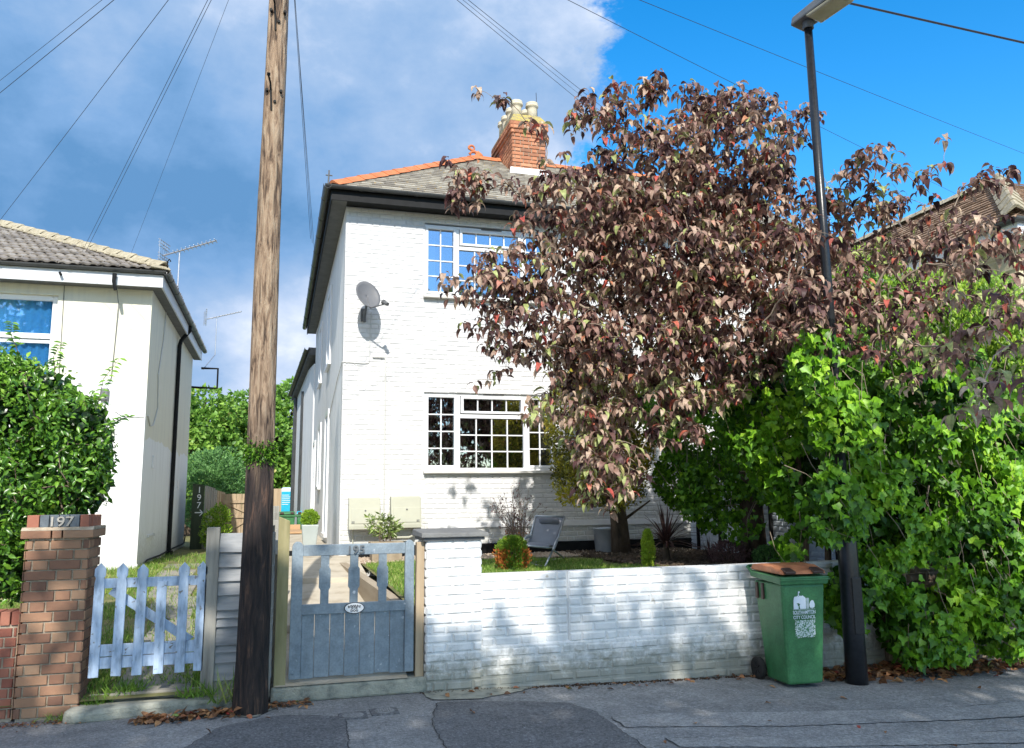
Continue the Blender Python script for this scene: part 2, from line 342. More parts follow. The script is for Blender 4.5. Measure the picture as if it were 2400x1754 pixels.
def thing(name, loc, label, cat, group=None):
    o = bpy.data.objects.new(name, None); COL.objects.link(o); o.location = loc
    o.matrix_world = Matrix.Translation(Vector(loc))
    o.empty_display_size = .1
    return tag(o, label, cat, group)
def struct(o): o['kind'] = 'structure'; return o

def interval_cut(iv, holes):
    for (a, b) in holes:
        nx = []
        for (p, q) in iv:
            if b <= p or a >= q: nx.append((p, q)); continue
            if a > p: nx.append((p, a))
            if b < q: nx.append((b, q))
        iv = nx
    return iv
def bricks(mb, O, U, Nn, w, h, L=.225, c=.075, j=.010, relief=.006, jit=.0015, holes=(), bond='s', mi=0, wob=.0015, ends=0, soft=.007):
    O, U, Nn = Vector(O), Vector(U).normalized(), Vector(Nn).normalized(); Z = Vector((0, 0, 1))
    rows = int(round(h / c)); c = h / rows
    for r in range(rows):
        z0 = r * c; zm = z0 + c / 2
        iv = interval_cut([(0, w)], [(a, b) for (a, b, p, q) in holes if p < zm < q])
        if bond == 's': lens = [L]; off = 0 if r % 2 else L / 2
        elif bond == 'f': lens = [L, L / 2]; off = 0 if r % 2 else L * .75
        else: lens = [L]; off = 0 if r % 2 else L / 2
        u = -off; k = 0
        while u < w:
            l = lens[k % len(lens)]; k += 1
            for (a, b) in iv:
                p, q = max(u, a), min(u + l, b)
                if q - p < .03: continue
                jj = j / 2 + random.uniform(0, wob)
                u0, u1, a0, a1 = p + jj, q - jj, z0 + j / 2 + random.uniform(-wob, wob), z0 + c - j / 2 + random.uniform(-wob, wob)
                rr = relief + random.uniform(-jit, jit); e = soft
                t = [random.uniform(-jit, jit) * .6 for _ in range(4)]
                V = [O + U * x + Z * z - Nn * .004 for (x, z) in ((u0, a0), (u1, a0), (u1, a1), (u0, a1))]
                V += [O + U * x + Z * z + Nn * (rr + tt) for (x, z), tt in zip(((u0 + e, a0 + e), (u1 - e, a0 + e), (u1 - e, a1 - e), (u0 + e, a1 - e)), t)]
                mb.add(V, [(4, 5, 6, 7), (0, 1, 5, 4), (1, 2, 6, 5), (2, 3, 7, 6), (3, 0, 4, 7)], None, mi)
            u += l
    return mb

def raw_mesh(name, V, F, rnd, matname, parent=None, smooth=False):
    """numpy triangle soup -> one mesh object"""
    me = bpy.data.meshes.new(name)
    nv, nf = len(V), len(F)
    me.vertices.add(nv); me.vertices.foreach_set('co', np.asarray(V, np.float32).ravel())
    me.loops.add(nf * 3); me.loops.foreach_set('vertex_index', np.asarray(F, np.int32).ravel())
    me.polygons.add(nf); me.polygons.foreach_set('loop_start', np.arange(0, nf * 3, 3, dtype=np.int32))
    me.polygons.foreach_set('loop_total', np.full(nf, 3, np.int32))
    if smooth: me.polygons.foreach_set('use_smooth', np.ones(nf, bool))
    me.materials.append(M[matname])
    a = me.attributes.new('rnd', 'FLOAT', 'FACE'); a.data.foreach_set('value', np.asarray(rnd, np.float32))
    me.update(calc_edges=True)
    o = bpy.data.objects.new(name, me); COL.objects.link(o)
    if parent: o.parent = parent; o.matrix_parent_inverse = parent.matrix_world.inverted()
    return o
# leaf templates: x across, y along (base at 0, tip at 1), z = normal
def T_ovate(droop=.35, fold=.18, w=.30):
    v = [(0, 0, 0), (-w * .8, .25, fold * .8), (0, .28, 0), (w * .8, .25, fold * .8), (-w, .55, fold - droop * .3), (0, .6, -droop * .3), (w, .55, fold - droop * .3), (0, 1, -droop)]
    f = [(0, 2, 1), (0, 3, 2), (1, 2, 5), (1, 5, 4), (2, 3, 6), (2, 6, 5), (4, 5, 7), (5, 6, 7)]
    return np.array(v, float), np.array(f)
def T_curl():
    v = [(0, 0, 0), (-.13, .2, .10), (0, .22, .0), (.13, .2, .10), (-.17, .5, .02), (0, .52, -.10), (.17, .5, .02), (-.10, .8, -.22), (0, .82, -.28), (.10, .8, -.22), (0, 1, -.52)]
    f = [(0, 2, 1), (0, 3, 2), (1, 2, 5), (1, 5, 4), (2, 3, 6), (2, 6, 5), (4, 5, 8), (4, 8, 7), (5, 6, 9), (5, 9, 8), (7, 8, 10), (8, 9, 10)]
    return np.array(v, float), np.array(f)
def T_arc(w=.25):
    v = [(0, 0, 0)]; f = []
    for i, (y, z, ww) in enumerate(((.20, .05, .75), (.46, -.02, 1.0), (.66, -.24, .85), (.76, -.50, .5))):
        v += [(-w * ww, y, z + .07 * ww), (0, y, z), (w * ww, y, z + .07 * ww)]
    v.append((0, .74, -.78)); f += [(0, 2, 1), (0, 3, 2)]
    for i in range(3):
        a = 1 + i * 3
        for q in (0, 1): f += [(a + q, a + q + 1, a + q + 4), (a + q, a + q + 4, a + q + 3)]
    f += [(10, 11, 13), (11, 12, 13)]
    return np.array(v, float), np.array(f)
def T_ivy():
    v = [(0, 0, 0), (-.42, -.05, .05), (-.5, .38, .10), (-.22, .52, .03), (0, 1, -.12), (.22, .52, .03), (.5, .38, .10), (.42, -.05, .05), (0, .42, -.04)]
    f = [(0, 8, 1), (1, 8, 2), (2, 8, 3), (3, 8, 4), (4, 8, 5), (5, 8, 6), (6, 8, 7), (7, 8, 0)]
    return np.array(v, float), np.array(f)
def T_small(w=.28):
    v = [(0, 0, 0), (-w, .5, .1), (w, .5, .1), (0, 1, -.1)]
    return np.array(v, float), np.array([(0, 3, 1), (0, 2, 3)])
def T_blade():
    v = [(-.5, 0, 0), (.5, 0, 0), (.35, .6, .08), (-.35, .6, .08), (0, 1, .3)]
    return np.array(v, float), np.array([(0, 1, 2), (0, 2, 3), (3, 2, 4)])
def norm(a): return a / np.maximum(np.linalg.norm(a, axis=-1, keepdims=True), 1e-9)
def leaves(tmpl, P, D, Nr, size, width=None):
    """P base points, D axis directions, Nr normals, size lengths -> V,F,idx"""
    tv, tf = tmpl
    n = len(P); D = norm(D); X = norm(np.cross(D, Nr)); Z = np.cross(X, D)
    size = np.broadcast_to(size, (n,)).reshape(n, 1, 1)
    wd = size if width is None else np.broadcast_to(width, (n,)).reshape(n, 1, 1)
    V = P[:, None, :] + tv[None, :, 0:1] * X[:, None, :] * wd + tv[None, :, 1:2] * D[:, None, :] * size + tv[None, :, 2:3] * Z[:, None, :] * size
    F = tf[None] + (np.arange(n) * len(tv))[:, None, None]
    return V.reshape(-1, 3), F.reshape(-1, 3), len(tf)
def leaf_object(name, tmpl, P, D, Nr, size, rnd, matname, parent=None, width=None, smooth=False):
    V, F, k = leaves(tmpl, P, D, Nr, size, width)
    return raw_mesh(name, V, F, np.repeat(rnd, k), matname, parent, smooth)
def rdir(n): return norm(RS.normal(size=(n, 3)))
def sample_blobs(blobs, n, shell=.0, seed=0):
    rs = np.random.RandomState(seed)
    b = np.array(blobs, float)
    w = b[:, 6] * (b[:, 3] * b[:, 4] * b[:, 5]) ** .6666
    idx = rs.choice(len(b), n, p=w / w.sum())
    d = norm(rs.normal(size=(n, 3)))
    r = (shell + (1 - shell) * rs.random(n)) ** (1 / 3.0)
    r = r * (1 + .12 * np.sin(7 * d[:, 0] + 3 * idx) * np.sin(6 * d[:, 2] + idx))
    P = b[idx, :3] + d * b[idx, 3:6] * r[:, None]
    return P, d, r
def tube_soup(segs, n=5):
    """segs: list of (path pts, radii) -> triangle soup"""
    V = []; F = []; o = 0
    for path, rad in segs:
        path = np.asarray(path, float); m = len(path)
        dd = np.gradient(path, axis=0); dd = norm(dd)
        ref = np.array([0.3, 1, .2]) if abs(dd[0, 1]) < .9 else np.array([1, 0, 0.])
        a = norm(np.cross(dd, ref)); bb = np.cross(a, dd)
        th = np.arange(n) * 2 * np.pi / n
        ring = path[:, None] + (a[:, None] * np.cos(th)[None, :, None] + bb[:, None] * np.sin(th)[None, :, None]) * np.asarray(rad)[:, None, None]
        V.append(ring.reshape(-1, 3))
        i, k = np.meshgrid(np.arange(m - 1), np.arange(n), indexing='ij'); k2 = (k + 1) % n
        A = o + i * n + k; B = o + i * n + k2; C = o + (i + 1) * n + k2; D = o + (i + 1) * n + k
        F.append(np.stack([A, B, C], -1).reshape(-1, 3)); F.append(np.stack([A, C, D], -1).reshape(-1, 3))
        o += m * n
    return np.concatenate(V), np.concatenate(F)
def grow(root_pts, targets, r_tip=.003, r_gain=.5, sag=.05, seed=1, rmax=.06, bias=None):
    """attach every target to the nearest placed node: a branching skeleton"""
    rs = np.random.RandomState(seed)
    pts = [np.array(p, float) for p in root_pts]; par = [-1] + list(range(len(root_pts) - 1))
    base = pts[-1]
    order = np.argsort(np.linalg.norm(targets - base, axis=1))
    allp = np.array(pts); 
    A = np.zeros((len(pts) + len(targets), 3)); A[:len(pts)] = allp; n = len(pts)
    depth = [0] * n
    for i in order:
        t = targets[i]
        d = np.linalg.norm(A[:n] - t, axis=1)
        toward = np.linalg.norm(A[:n] - base, axis=1)
        cost = d + .35 * np.maximum(0, toward - np.linalg.norm(t - base)) + .12 * np.array(depth[:n]) * 0
        j = int(np.argmin(cost)); A[n] = t; par.append(j); depth.append(depth[j] + 1); n += 1
    cnt = np.ones(n)
    for i in range(n - 1, 0, -1):
        if par[i] >= 0: cnt[par[i]] += cnt[i]
    rad = np.minimum(r_tip * cnt ** r_gain, rmax)
    segs = []
    for i in range(len(root_pts), n):
        j = par[i]; a, b = A[j], A[i]; L = np.linalg.norm(b - a)
        mid = (a + b) / 2 + rs.normal(size=3) * L * .045 + np.array([0, 0, sag * L])
        r0 = min(rad[j], rad[i] * 1.5)
        segs.append(([a, a * .25 + mid * .75 * 1 if False else (a + mid) / 2 + rs.normal(size=3) * L * .03, mid, (mid + b) / 2 + np.array([0, 0, sag * L * .4]), b], [r0, (r0 + rad[i]) / 2, rad[i], rad[i], rad[i] * .9]))
    return segs, A, par, rad
def text_mesh(body, size, depth, name, matname, M4, parent=None, align='CENTER', xs=1.0, font_offset=0):
    cu = bpy.data.curves.new('txt', 'FONT'); cu.body = body; cu.size = size; cu.extrude = depth; cu.align_x = align; cu.offset = font_offset
    tmp = bpy.data.objects.new('txt', cu); COL.objects.link(tmp)
    dg = bpy.context.evaluated_depsgraph_get(); dg.update()
    me = bpy.data.meshes.new_from_object(tmp.evaluated_get(dg)); me.name = name
    bpy.data.objects.remove(tmp)
    me.materials.clear(); me.materials.append(M[matname])
    me.transform(M4 @ Matrix.Diagonal((xs, 1, 1, 1)))
    o = bpy.data.objects.new(name, me); COL.objects.link(o)
    if parent: o.parent = parent; o.matrix_parent_inverse = parent.matrix_world.inverted()
    return o
FRONT = Matrix.Rotation(R(90), 4, 'X')   # text facing -Y
# ================================================================== SETTING
def sheet(name, mname, grid, kind='structure'):
    """grid: list of rows of (x,y,z)"""
    mb = MB(); n = len(grid[0]); V = [p for r in grid for p in r]; F = []
    for i in range(len(grid) - 1):
        for j in range(n - 1): F.append((i * n + j, i * n + j + 1, (i + 1) * n + j + 1, (i + 1) * n + j))
    mb.add(V, F, 0)
    o = mb.build(name, mname); o['kind'] = kind
    return o
def gz(x): return 0.0 if x < 1.28 else (-.025 * (min(x, 9) - 1.28))
sheet('ground', 'lawn_soil', [[(-400, -400, -.45), (400, -400, -.45)], [(-400, 400, -.45), (400, 400, -.45)]])
xs = [-40, -6, -3, 1.28, 5, 9, 40]
sheet('pavement', 'asphalt', [[(x, y, gz(x)) for x in xs] for y in (3.1, 5.0, 7.4)])
sheet('road', 'asphalt_dark', [[(x, y, gz(x) - .12) for x in xs] for y in (-3.0, 2.95)])
kb = MB()
for i in range(44):
    x = -20 + i * .92
    kb.hexa([(x + .004, 2.95, gz(x) - .2), (x + .912, 2.95, gz(x + .9) - .2), (x + .912, 3.1, gz(x + .9) - .2), (x + .004, 3.1, gz(x) - .2),
             (x + .004, 2.96, gz(x) + .002), (x + .912, 2.96, gz(x + .9) + .002), (x + .912, 3.1, gz(x + .9) + .004), (x + .004, 3.1, gz(x) + .004)])
struct(kb.build('kerb', 'concrete', bevel=.01))
sheet('far_pavement', 'asphalt', [[(x, y, gz(x)) for x in xs] for y in (-20, -3.0)])
mat('tar', [(.03, .03, .032), (.05, .05, .052)], .7, 30, .4, 80)
def patch(name, mname, pts, lift, seam=True):
    q = []
    for i in range(len(pts)):
        (xa, ya), (xb, yb) = pts[i], pts[(i + 1) % len(pts)]; k = max(1, int(math.hypot(xb - xa, yb - ya) / .05))
        for j in range(k): q.append((xa + (xb - xa) * j / k + random.gauss(0, .006), ya + (yb - ya) * j / k + random.gauss(0, .006)))
    pts = q
    mb = MB(); mb.add([(x, y, gz(x) + lift) for x, y in pts], [tuple(range(len(pts)))], 0)
    cx = sum(p[0] for p in pts) / len(pts); cy = sum(p[1] for p in pts) / len(pts); n = len(pts); V = []
    for (x, y) in pts:
        d = math.hypot(x - cx, y - cy) + 1e-6; w = random.uniform(.006, .016); V += [(x, y, gz(x) + lift + .002), (x + (x - cx) / d * w, y + (y - cy) / d * w, gz(x) + lift + .002)]
    if seam: mb.add(V, [(2 * i, 2 * i + 1, (2 * i + 3) % (2 * n), (2 * i + 2) % (2 * n)) for i in range(n)], 0, 1)
    o = mb.build(name, [mname, 'tar']); o['kind'] = 'structure'; return o
patch('asphalt_repair', 'asphalt_dark', [(1.2, 3.3), (2.75, 3.3), (2.36, 5.0), (2.40, 6.05), (2.28, 6.38), (1.75, 6.55), (1.28, 6.62), (1.12, 6.0), (1.1, 4.6)], .004)
patch('asphalt_repair_long', 'asphalt_pale', [(2.46, 5.9), (2.45, 5.62), (3.6, 5.38), (5.2, 5.2), (7.0, 5.2), (8.5, 5.3), (8.5, 5.75), (7, 5.62), (5.4, 5.55), (4.6, 5.62), (3.6, 5.78), (2.9, 5.92)], .004)
patch('asphalt_repair_strip', 'asphalt_pale', [(2.6, 5.1), (3.4, 4.9), (5.0, 4.62), (7.5, 4.3), (7.5, 4.7), (5.0, 4.9), (3.6, 5.12), (2.6, 5.3)], .004)
patch('asphalt_repair_left', 'asphalt_dark', [(-.62, 5.7), (-.35, 6.42), (.1, 6.62), (.55, 6.42), (.5, 5.7), (.45, 4.0), (-.8, 4.0)], .004)
patch('old_concrete', 'lichen_stone', [(1.22, 7.04), (1.24, 6.72), (1.62, 6.66), (2.05, 6.86), (2.2, 6.99), (2.0, 7.04)], .008, False)
patch('old_concrete_edge', 'lichen_stone', [(-.33, 7.04), (-.5, 6.8), (-.1, 6.62), (.05, 6.86), (.1, 7.04)], .008, False)

# left garden ground
def lz(y): return .115 + max(0, min(1, (y - 7.1) / 7.2)) * .42
sheet('left_garden', 'lawn_soil', [[(x, y, lz(y)) for x in (-9, -2, -.02)] for y in (7.06, 8, 10, 12, 14.4, 18, 24)])
sheet('back_ground', 'lawn_soil', [[(x, y, .2) for x in (-30, 0, 30)] for y in (23, 35, 70)])
pv = MB()
for (a, c) in (((-1.2, 7.15), (-.62, 8.6)), ((-1.25, 8.7), (-.75, 10.0)), ((-1.45, 10.1), (-.9, 11.5)), ((-1.6, 11.6), (-1.05, 13.2)), ((-1.75, 13.3), (-1.2, 15.2))):
    (x0, y0), (x1, y1) = a, c
    pv.hexa([(x0, y0, 0), (x1, y0, 0), (x1, y1, 0), (x0, y1, 0), (x0, y0, lz(y0) + .02), (x1, y0, lz(y0) + .02), (x1, y1, lz(y1) + .02), (x0, y1, lz(y1) + .02)])
o = pv.build('path', 'sleeper_wood' if False else 'path_slab', bevel=.01); struct(o)
# right garden
sheet('lawn', 'lawn_soil', [[(x, y, .70 + min(.05, (y - 7.1) * .02)) for x in (1.12, 2.5, 4.6)] for y in (7.1, 9, 11.4)])
sheet('planting_bed', 'soil', [[(x, y, .705 + min(.055, (y - 7.1) * .02)) for x in (4.4, 6.6)] for y in (7.1, 9, 12.25)])
sheet('garden_path', 'path_concrete', [[(x, y, z) for x in (.03, 1.1)] for y, z in ((7.0, .13), (7.3, .18), (8.4, .33), (8.41, .40), (10.2, .62), (10.21, .68), (11.6, .80), (19, .86), (22, .5), (24, .25), (34, .2))])
# gravel strip along the house and the bed: real pebbles
def pebbles(name, n, area, mname, seed, smin, smax):
    rs = np.random.RandomState(seed); V = []; F = []; rn = []
    octv = np.array([(1, 0, 0), (-1, 0, 0), (0, 1, 0), (0, -1, 0), (0, 0, .7), (0, 0, -.7)], float)
    octf = np.array([(0, 2, 4), (2, 1, 4), (1, 3, 4), (3, 0, 4), (2, 0, 5), (1, 2, 5), (3, 1, 5), (0, 3, 5)])
    P = area(rs, n); s = rs.uniform(smin, smax, (n, 1, 1)); sc = rs.uniform(.6, 1.2, (n, 1, 3))
    th = rs.uniform(0, 6.28, n); c, q = np.cos(th), np.sin(th)
    v = octv[None] * s * sc; x = v[..., 0] * c[:, None] - v[..., 1] * q[:, None]; y = v[..., 0] * q[:, None] + v[..., 1] * c[:, None]
    v = np.stack([x, y, v[..., 2]], -1) + P[:, None]
    F = octf[None] + (np.arange(n) * 6)[:, None, None]
    o = raw_mesh(name, v.reshape(-1, 3), F.reshape(-1, 3), np.repeat(rs.random(n), 8), mname)
    o['kind'] = 'stuff'; return o
def ga(rs, n):
    y = rs.uniform(11.2, 12.15, n); x = rs.uniform(1.1, 6.3, n); return np.stack([x, y, np.full(n, .757) + rs.uniform(0, .015, n)], 1)
pebbles('gravel', 7000, ga, 'gravel', 3, .014, .032)
def gb(rs, n):
    x = rs.uniform(4.3, 6.3, n); y = rs.uniform(8.2, 12.1, n); return np.stack([x, y, .70 + np.minimum(.055, (y - 7.1) * .02) + rs.uniform(0, .03, n)], 1)
pebbles('bark_mulch', 9000, gb, 'bark', 4, .012, .035)

# grass
def grass(name, P, h, rs, lab=None):
    n = len(P); D = norm(np.stack([rs.normal(0, .45, n), rs.normal(0, .45, n), np.ones(n)], 1)); Nn = rdir(n)
    o = leaf_object(name, T_blade(), P, D, Nn, rs.uniform(.6, 1.3, n) * h, rs.random(n) ** 1.3, 'grass', None, width=rs.uniform(.006, .010, n))
    o['kind'] = 'stuff'; return o
rs = np.random.RandomState(5)
n = 42000; x = rs.uniform(1.15, 4.55, n); y = 7.2 + (rs.random(n)) * 4.1
P = np.stack([x, y, .70 + np.minimum(.05, (y - 7.1) * .02)], 1); P = P[(x < 4.35 + .25 * np.sin(y * 5) - (np.maximum(0, y - 9.3)) * .35) & (y < 11.15 + .12 * np.sin(x * 4))]
o = grass('lawn_grass', P, .05, rs); o['label'] = 'short green lawn behind the white garden wall'
n = 46000; x = rs.uniform(-3.2, -.06, n); y = 7.3 + rs.random(n) ** 1.4 * 10.5
cl = np.sin(x * 5.1 + y * 1.3) + np.sin(y * 3.3 - x * 2.2) + rs.normal(0, .5, n)
onp = (np.abs(x + .95 + (y - 7.1) * .07) < .28)
keep = (cl > -1.1) & (~onp | (rs.random(n) < .30))
P = np.stack([x, y, np.array([lz(q) for q in y])], 1)[keep]
o = grass('rough_grass', P, .075, rs); o['label'] = 'patchy rough grass along the path beside the cream house'

# ================================================================== BRICK PILLAR AND LEFT WALL (197)
t = thing('brick_pillar', (-1.6, 7.25, 0), 'tall brown brick gate pillar with the number 197 on its top course', 'pillar')
b = MB(); b.box(-1.815, -1.405, 7.065, 7.485, -.05, 1.34); b.build('core', 'mortar', t)
b = MB()
bricks(b, (-1.835, 7.055, .02), (1, 0, 0), (0, -1, 0), .445, 1.305, c=.0765, bond='f', soft=.004, relief=.004, j=.009)
bricks(b, (-1.395, 7.05, .02), (0, 1, 0), (1, 0, 0), .445, 1.305, c=.0765, bond='f', soft=.004, relief=.004, j=.009)
bricks(b, (-1.835, 7.49, .02), (0, -1, 0), (-1, 0, 0), .445, 1.305, c=.0765, bond='f', soft=.004, relief=.004, j=.009)
b.build('shaft', 'red_brick', t)
b = MB()
for (x0, x1) in ((-1.865, -1.66), (-1.65, -1.585), (-1.575, -1.365)):
    b.hexa([(x0, 7.025, 1.335), (x1, 7.025, 1.335), (x1, 7.52, 1.335), (x0, 7.52, 1.335), (x0, 7.02, 1.395), (x1, 7.02, 1.395), (x1, 7.52, 1.395), (x0, 7.52, 1.395)])
b.build('cap_course', 'red_brick', t, bevel=.006)
b = MB(); b.prism([(7.02, 1.396), (7.52, 1.396), (7.50, 1.42), (7.05, 1.42)], -1.865, -1.365, 'x'); b.build('mortar_fillet', 'mortar', t)
b = MB(); xx = -1.838
for w, mi in ((.088, 0), (.068, 1), (.068, 1), (.072, 1), (.072, 1), (.068, 0)):
    b.box(xx + .003, xx + w - .003, 7.05, 7.25, 1.418, 1.512, mi); xx += w
for k in range(4): b.box(-1.5, -1.398, 7.055 + k * .11, 7.155 + k * .11, 1.418, 1.508, 0) if k else None
b.box(-1.84, -1.5, 7.255, 7.49, 1.418, 1.506, 0)
b.build('top_course', ['red_brick_low', 'slate_brick'], t, bevel=.004)
text_mesh('197', .105, .006, 'house_number', 'concrete', Matrix.Translation((-1.600, 7.043, 1.427)) @ FRONT, t, xs=1.15, font_offset=.001)

t = thing('brick_garden_wall', (-4, 7.2, 0), 'low red brick garden wall running left from the brick gate pillar', 'wall')
b = MB(); b.box(-7, -1.85, 7.10, 7.3, -.05, .70); b.build('core', 'mortar', t)
b = MB(); bricks(b, (-7, 7.095, .02), (1, 0, 0), (0, -1, 0), 5.15, .66, c=.0755, bond='f', soft=.004, relief=.004, j=.009); b.build('brickwork', 'red_brick_low', t)
b = MB()
for k in range(69): b.box(-7 + k * .075 + .004, -7 + k * .075 + .068, 7.085, 7.31, .695, .795)
b.build('coping', 'red_brick_low', t, bevel=.004)

# stone step at the picket gate
b = MB()
pr = [(-1.47, 6.92), (-1.40, 6.86), (-.95, 6.93), (-.55, 6.98), (-.36, 7.0), (-.34, 7.22), (-1.0, 7.26), (-1.44, 7.2)]
b.prism(pr, -.02, .085, 'z')
o = b.build('stone_step', 'lichen_stone', bevel=.03); tag(o, 'rough grey stone kerb in front of the blue picket gate', 'kerb stone')
md = o.modifiers.new('s', 'SUBSURF'); md.subdivision_type = 'SIMPLE'; md.levels = 3
tx = bpy.data.textures.new('rough', 'CLOUDS'); tx.noise_scale = .09
md = o.modifiers.new('d', 'DISPLACE'); md.texture = tx; md.strength = .025; md.texture_coords = 'GLOBAL'
b = MB(); b.box(-1.36, -.42, 7.2, 7.7, -.02, .125); struct(b.build('gate_threshold', 'concrete', bevel=.012))

# ================================================================== PICKET GATE
t = thing('picket_gate', (-.93, 7.05, .29), 'low peeling pale blue picket gate with one broken picket', 'gate')
for k, (x, xb, z1, brk) in enumerate(((-1.297, -1.302, 1.14, 0), (-1.14, -1.145, 1.135, 0), (-.993, -.999, 1.125, 0), (-.85, -.845, .985, 1), (-.69, -.69, 1.128, 0), (-.553, -.555, 1.13, 0))):
    b = MB(); w = .036; dx = x - xb
    if brk: prof = [(-w, .285), (w, .287), (w + dx, z1 + .002), (-w + dx, z1 - .003)]
    else:
        prof = [(-w, .285 + .006 * (k % 2)), (w, .287), (w + dx, z1 - .15), (w * .8 + dx, z1 - .115), (w * 1.1 + dx, z1 - .095), (w * 1.1 + dx, z1 - .045), (dx, z1), (-w * 1.1 + dx, z1 - .045), (-w * 1.1 + dx, z1 - .095), (-w * .8 + dx, z1 - .115), (-w + dx, z1 - .15)]
    b.prism([(xb + p[0], p[1]) for p in prof], 7.03, 7.05, 'y')
    o = b.build('picket', 'picket_paint', t, bevel=.003)
    if brk: o['label'] = 'picket with its pointed head broken off'
for z0, z1 in ((.945, 1.018), (.435, .522), (.345, .428)):
    b = MB(); b.box(-1.33, -.52, 7.052, 7.08, z0, z1); b.build('rail', 'picket_paint', t, bevel=.003)
b = MB(); b.hexa([(-1.24, 7.081, .90), (-1.20, 7.081, .955), (-1.20, 7.10, .955), (-1.24, 7.10, .90), (-.66, 7.081, .50), (-.60, 7.081, .54), (-.60, 7.10, .54), (-.66, 7.10, .50)]); b.build('brace', 'picket_paint', t, bevel=.003)

# ================================================================== GREY BOARD FENCE + POSTS
t = thing('board_fence', (-.25, 7.1, .1), 'short weathered grey fence panel of overlapping boards behind the utility pole', 'fence')
b = MB(); b.box(-.535, -.435, 7.03, 7.13, .05, 1.395); o = b.build('post', 'grey_wood_v', t, bevel=.006)
zz = [1.345, 1.205, 1.085, .975, .865, .75, .69, .62, .48, .425, .345, .21]
for i in range(len(zz) - 1):
    z1, z0 = zz[i], zz[i + 1]
    b = MB(); b.hexa([(-.437, 7.042, z0 - .010), (.0, 7.038, z0 - .010 + random.uniform(-.006, .006)), (.0, 7.066, z0 - .010), (-.437, 7.07, z0 - .010),
                      (-.437, 7.074, z1), (.0, 7.072, z1 + random.uniform(-.004, .004)), (.0, 7.08, z1), (-.437, 7.082, z1)])
    b.build('board', 'grey_wood', t, bevel=.003)
b = MB(); b.box(-.437, -.02, 7.06, 7.10, .0, .196); b.build('gravel_board', 'lichen_stone', t, bevel=.006)
b = MB(); b.box(-.05, -.005, 7.04, 7.14, .05, 1.34); b.build('end_post', 'grey_wood_v', t, bevel=.004)

t = thing('side_fence', (0, 9, .1), 'low weathered fence running back between the two front gardens', 'fence')
for k in range(6):
    y0 = 7.2 + k * .86; z0 = .1 + k * .075
    b = MB(); b.box(-.045, .035, y0, y0 + .08, z0, z0 + 1.06); b.build('post', 'grey_wood_v', t, bevel=.004)
    for q in range(5):
        b = MB(); b.box(-.012, .006, y0 + .08, y0 + .86, z0 + .12 + q * .165, z0 + .27 + q * .165); b.build('board', 'grey_wood', t, bevel=.003)

t = thing('gate_post', (.07, 7.08, .1), 'thick greenish timber gate post with a slanted top left of the slate blue gate', 'post')
b = MB(); b.hexa([(.02, 7.03, .08), (.112, 7.03, .08), (.112, 7.13, .08), (.02, 7.13, .08), (.02, 7.03, 1.475), (.112, 7.03, 1.435), (.112, 7.13, 1.435), (.02, 7.13, 1.475)])
b.build('post', 'green_wood', t, bevel=.004)
b = MB(); b.box(.112, .15, 7.06, 7.09, 1.15, 1.19); b.build('latch', 'black_paint', t)
b = MB(); b.hexa([(-.055, 7.10, .06), (-.012, 7.10, .06), (-.012, 7.15, .06), (-.055, 7.15, .06), (-.05, 7.1, 1.39), (-.008, 7.1, 1.405), (-.008, 7.15, 1.4), (-.05, 7.15, 1.39)])
o = b.build('grey_post', 'grey_wood_v', bevel=.004); tag(o, 'thin grey fence post squeezed between utility pole and greenish gate post', 'post')
b = MB(); b.hexa([(1.168, 7.05, .10), (1.238, 7.05, .10), (1.238, 7.12, .10), (1.168, 7.12, .10), (1.175, 7.05, 1.235), (1.242, 7.05, 1.24), (1.242, 7.12, 1.24), (1.175, 7.12, 1.235)])
o = b.build('timber_post', 'tan_wood', bevel=.003); tag(o, 'bare tan timber post between the slate blue gate and the white pier', 'post')

# ================================================================== SLATE BLUE GATE 195
t = thing('wooden_gate', (.65, 7.06, .17), 'slate blue wooden garden gate numbered 195 with an oval dog sign', 'gate')
def ear(x0, x1, name):
    b = MB(); cx = (x0 + x1) / 2; r = (x1 - x0) / 2
    pr = [(x0, .17), (x1, .17), (x1, 1.215)] + [(cx + r * math.cos(a), 1.215 + r * 1.1 * math.sin(a)) for a in np.linspace(.15, math.pi - .15, 8)] + [(x0, 1.215)]
    b.prism(pr, 7.045, 7.095, 'y'); return b.build(name, 'gate_paint', t, bevel=.003)
ear(.135, .225, 'stile'); ear(1.075, 1.152, 'stile')
b = MB(); b.box(.225, 1.075, 7.05, 7.09, 1.145, 1.235); b.build('top_rail', 'gate_paint', t, bevel=.004)
b = MB(); b.box(.225, 1.075, 7.045, 7.09, .672, .752); b.build('middle_rail', 'gate_paint', t, bevel=.003)
for cx in (.405, .645, .885):
    b = MB(); w, W = .034, .047
    pr = [(cx - w, .752), (cx + w, .752), (cx + w, .865), (cx + W, .885), (cx + W, 1.03), (cx + w, 1.05), (cx + w, 1.145), (cx - w, 1.145), (cx - w, 1.05), (cx - W, 1.03), (cx - W, .885), (cx - w, .865)]
    b.prism(pr, 7.055, 7.078, 'y'); b.build('baluster', 'gate_paint', t, bevel=.002)
pw = [.225, .33, .455, .575, .70, .825, .95, 1.075]
for i in range(7):
    b = MB(); b.box(pw[i] + .0015, pw[i + 1] - .0015, 7.066, 7.083, .165 + .005 * (i % 3), .672); b.build('plank', 'gate_paint', t, bevel=.004)
text_mesh('195', .094, .006, 'house_number', 'gate_number', Matrix.Translation((.655, 7.040, 1.156)) @ FRONT, t, xs=1.1, font_offset=.0015)
b = MB(); b.lathe([(0.001, 0), (1, 0), (1, -.008), (.94, -.011), (0.001, -.011)], (0, 0, 0), 40, 'y')
b.v = [(x * .083 + .65, y + 7.042, z * .045 + .712) for x, y, z in b.v]
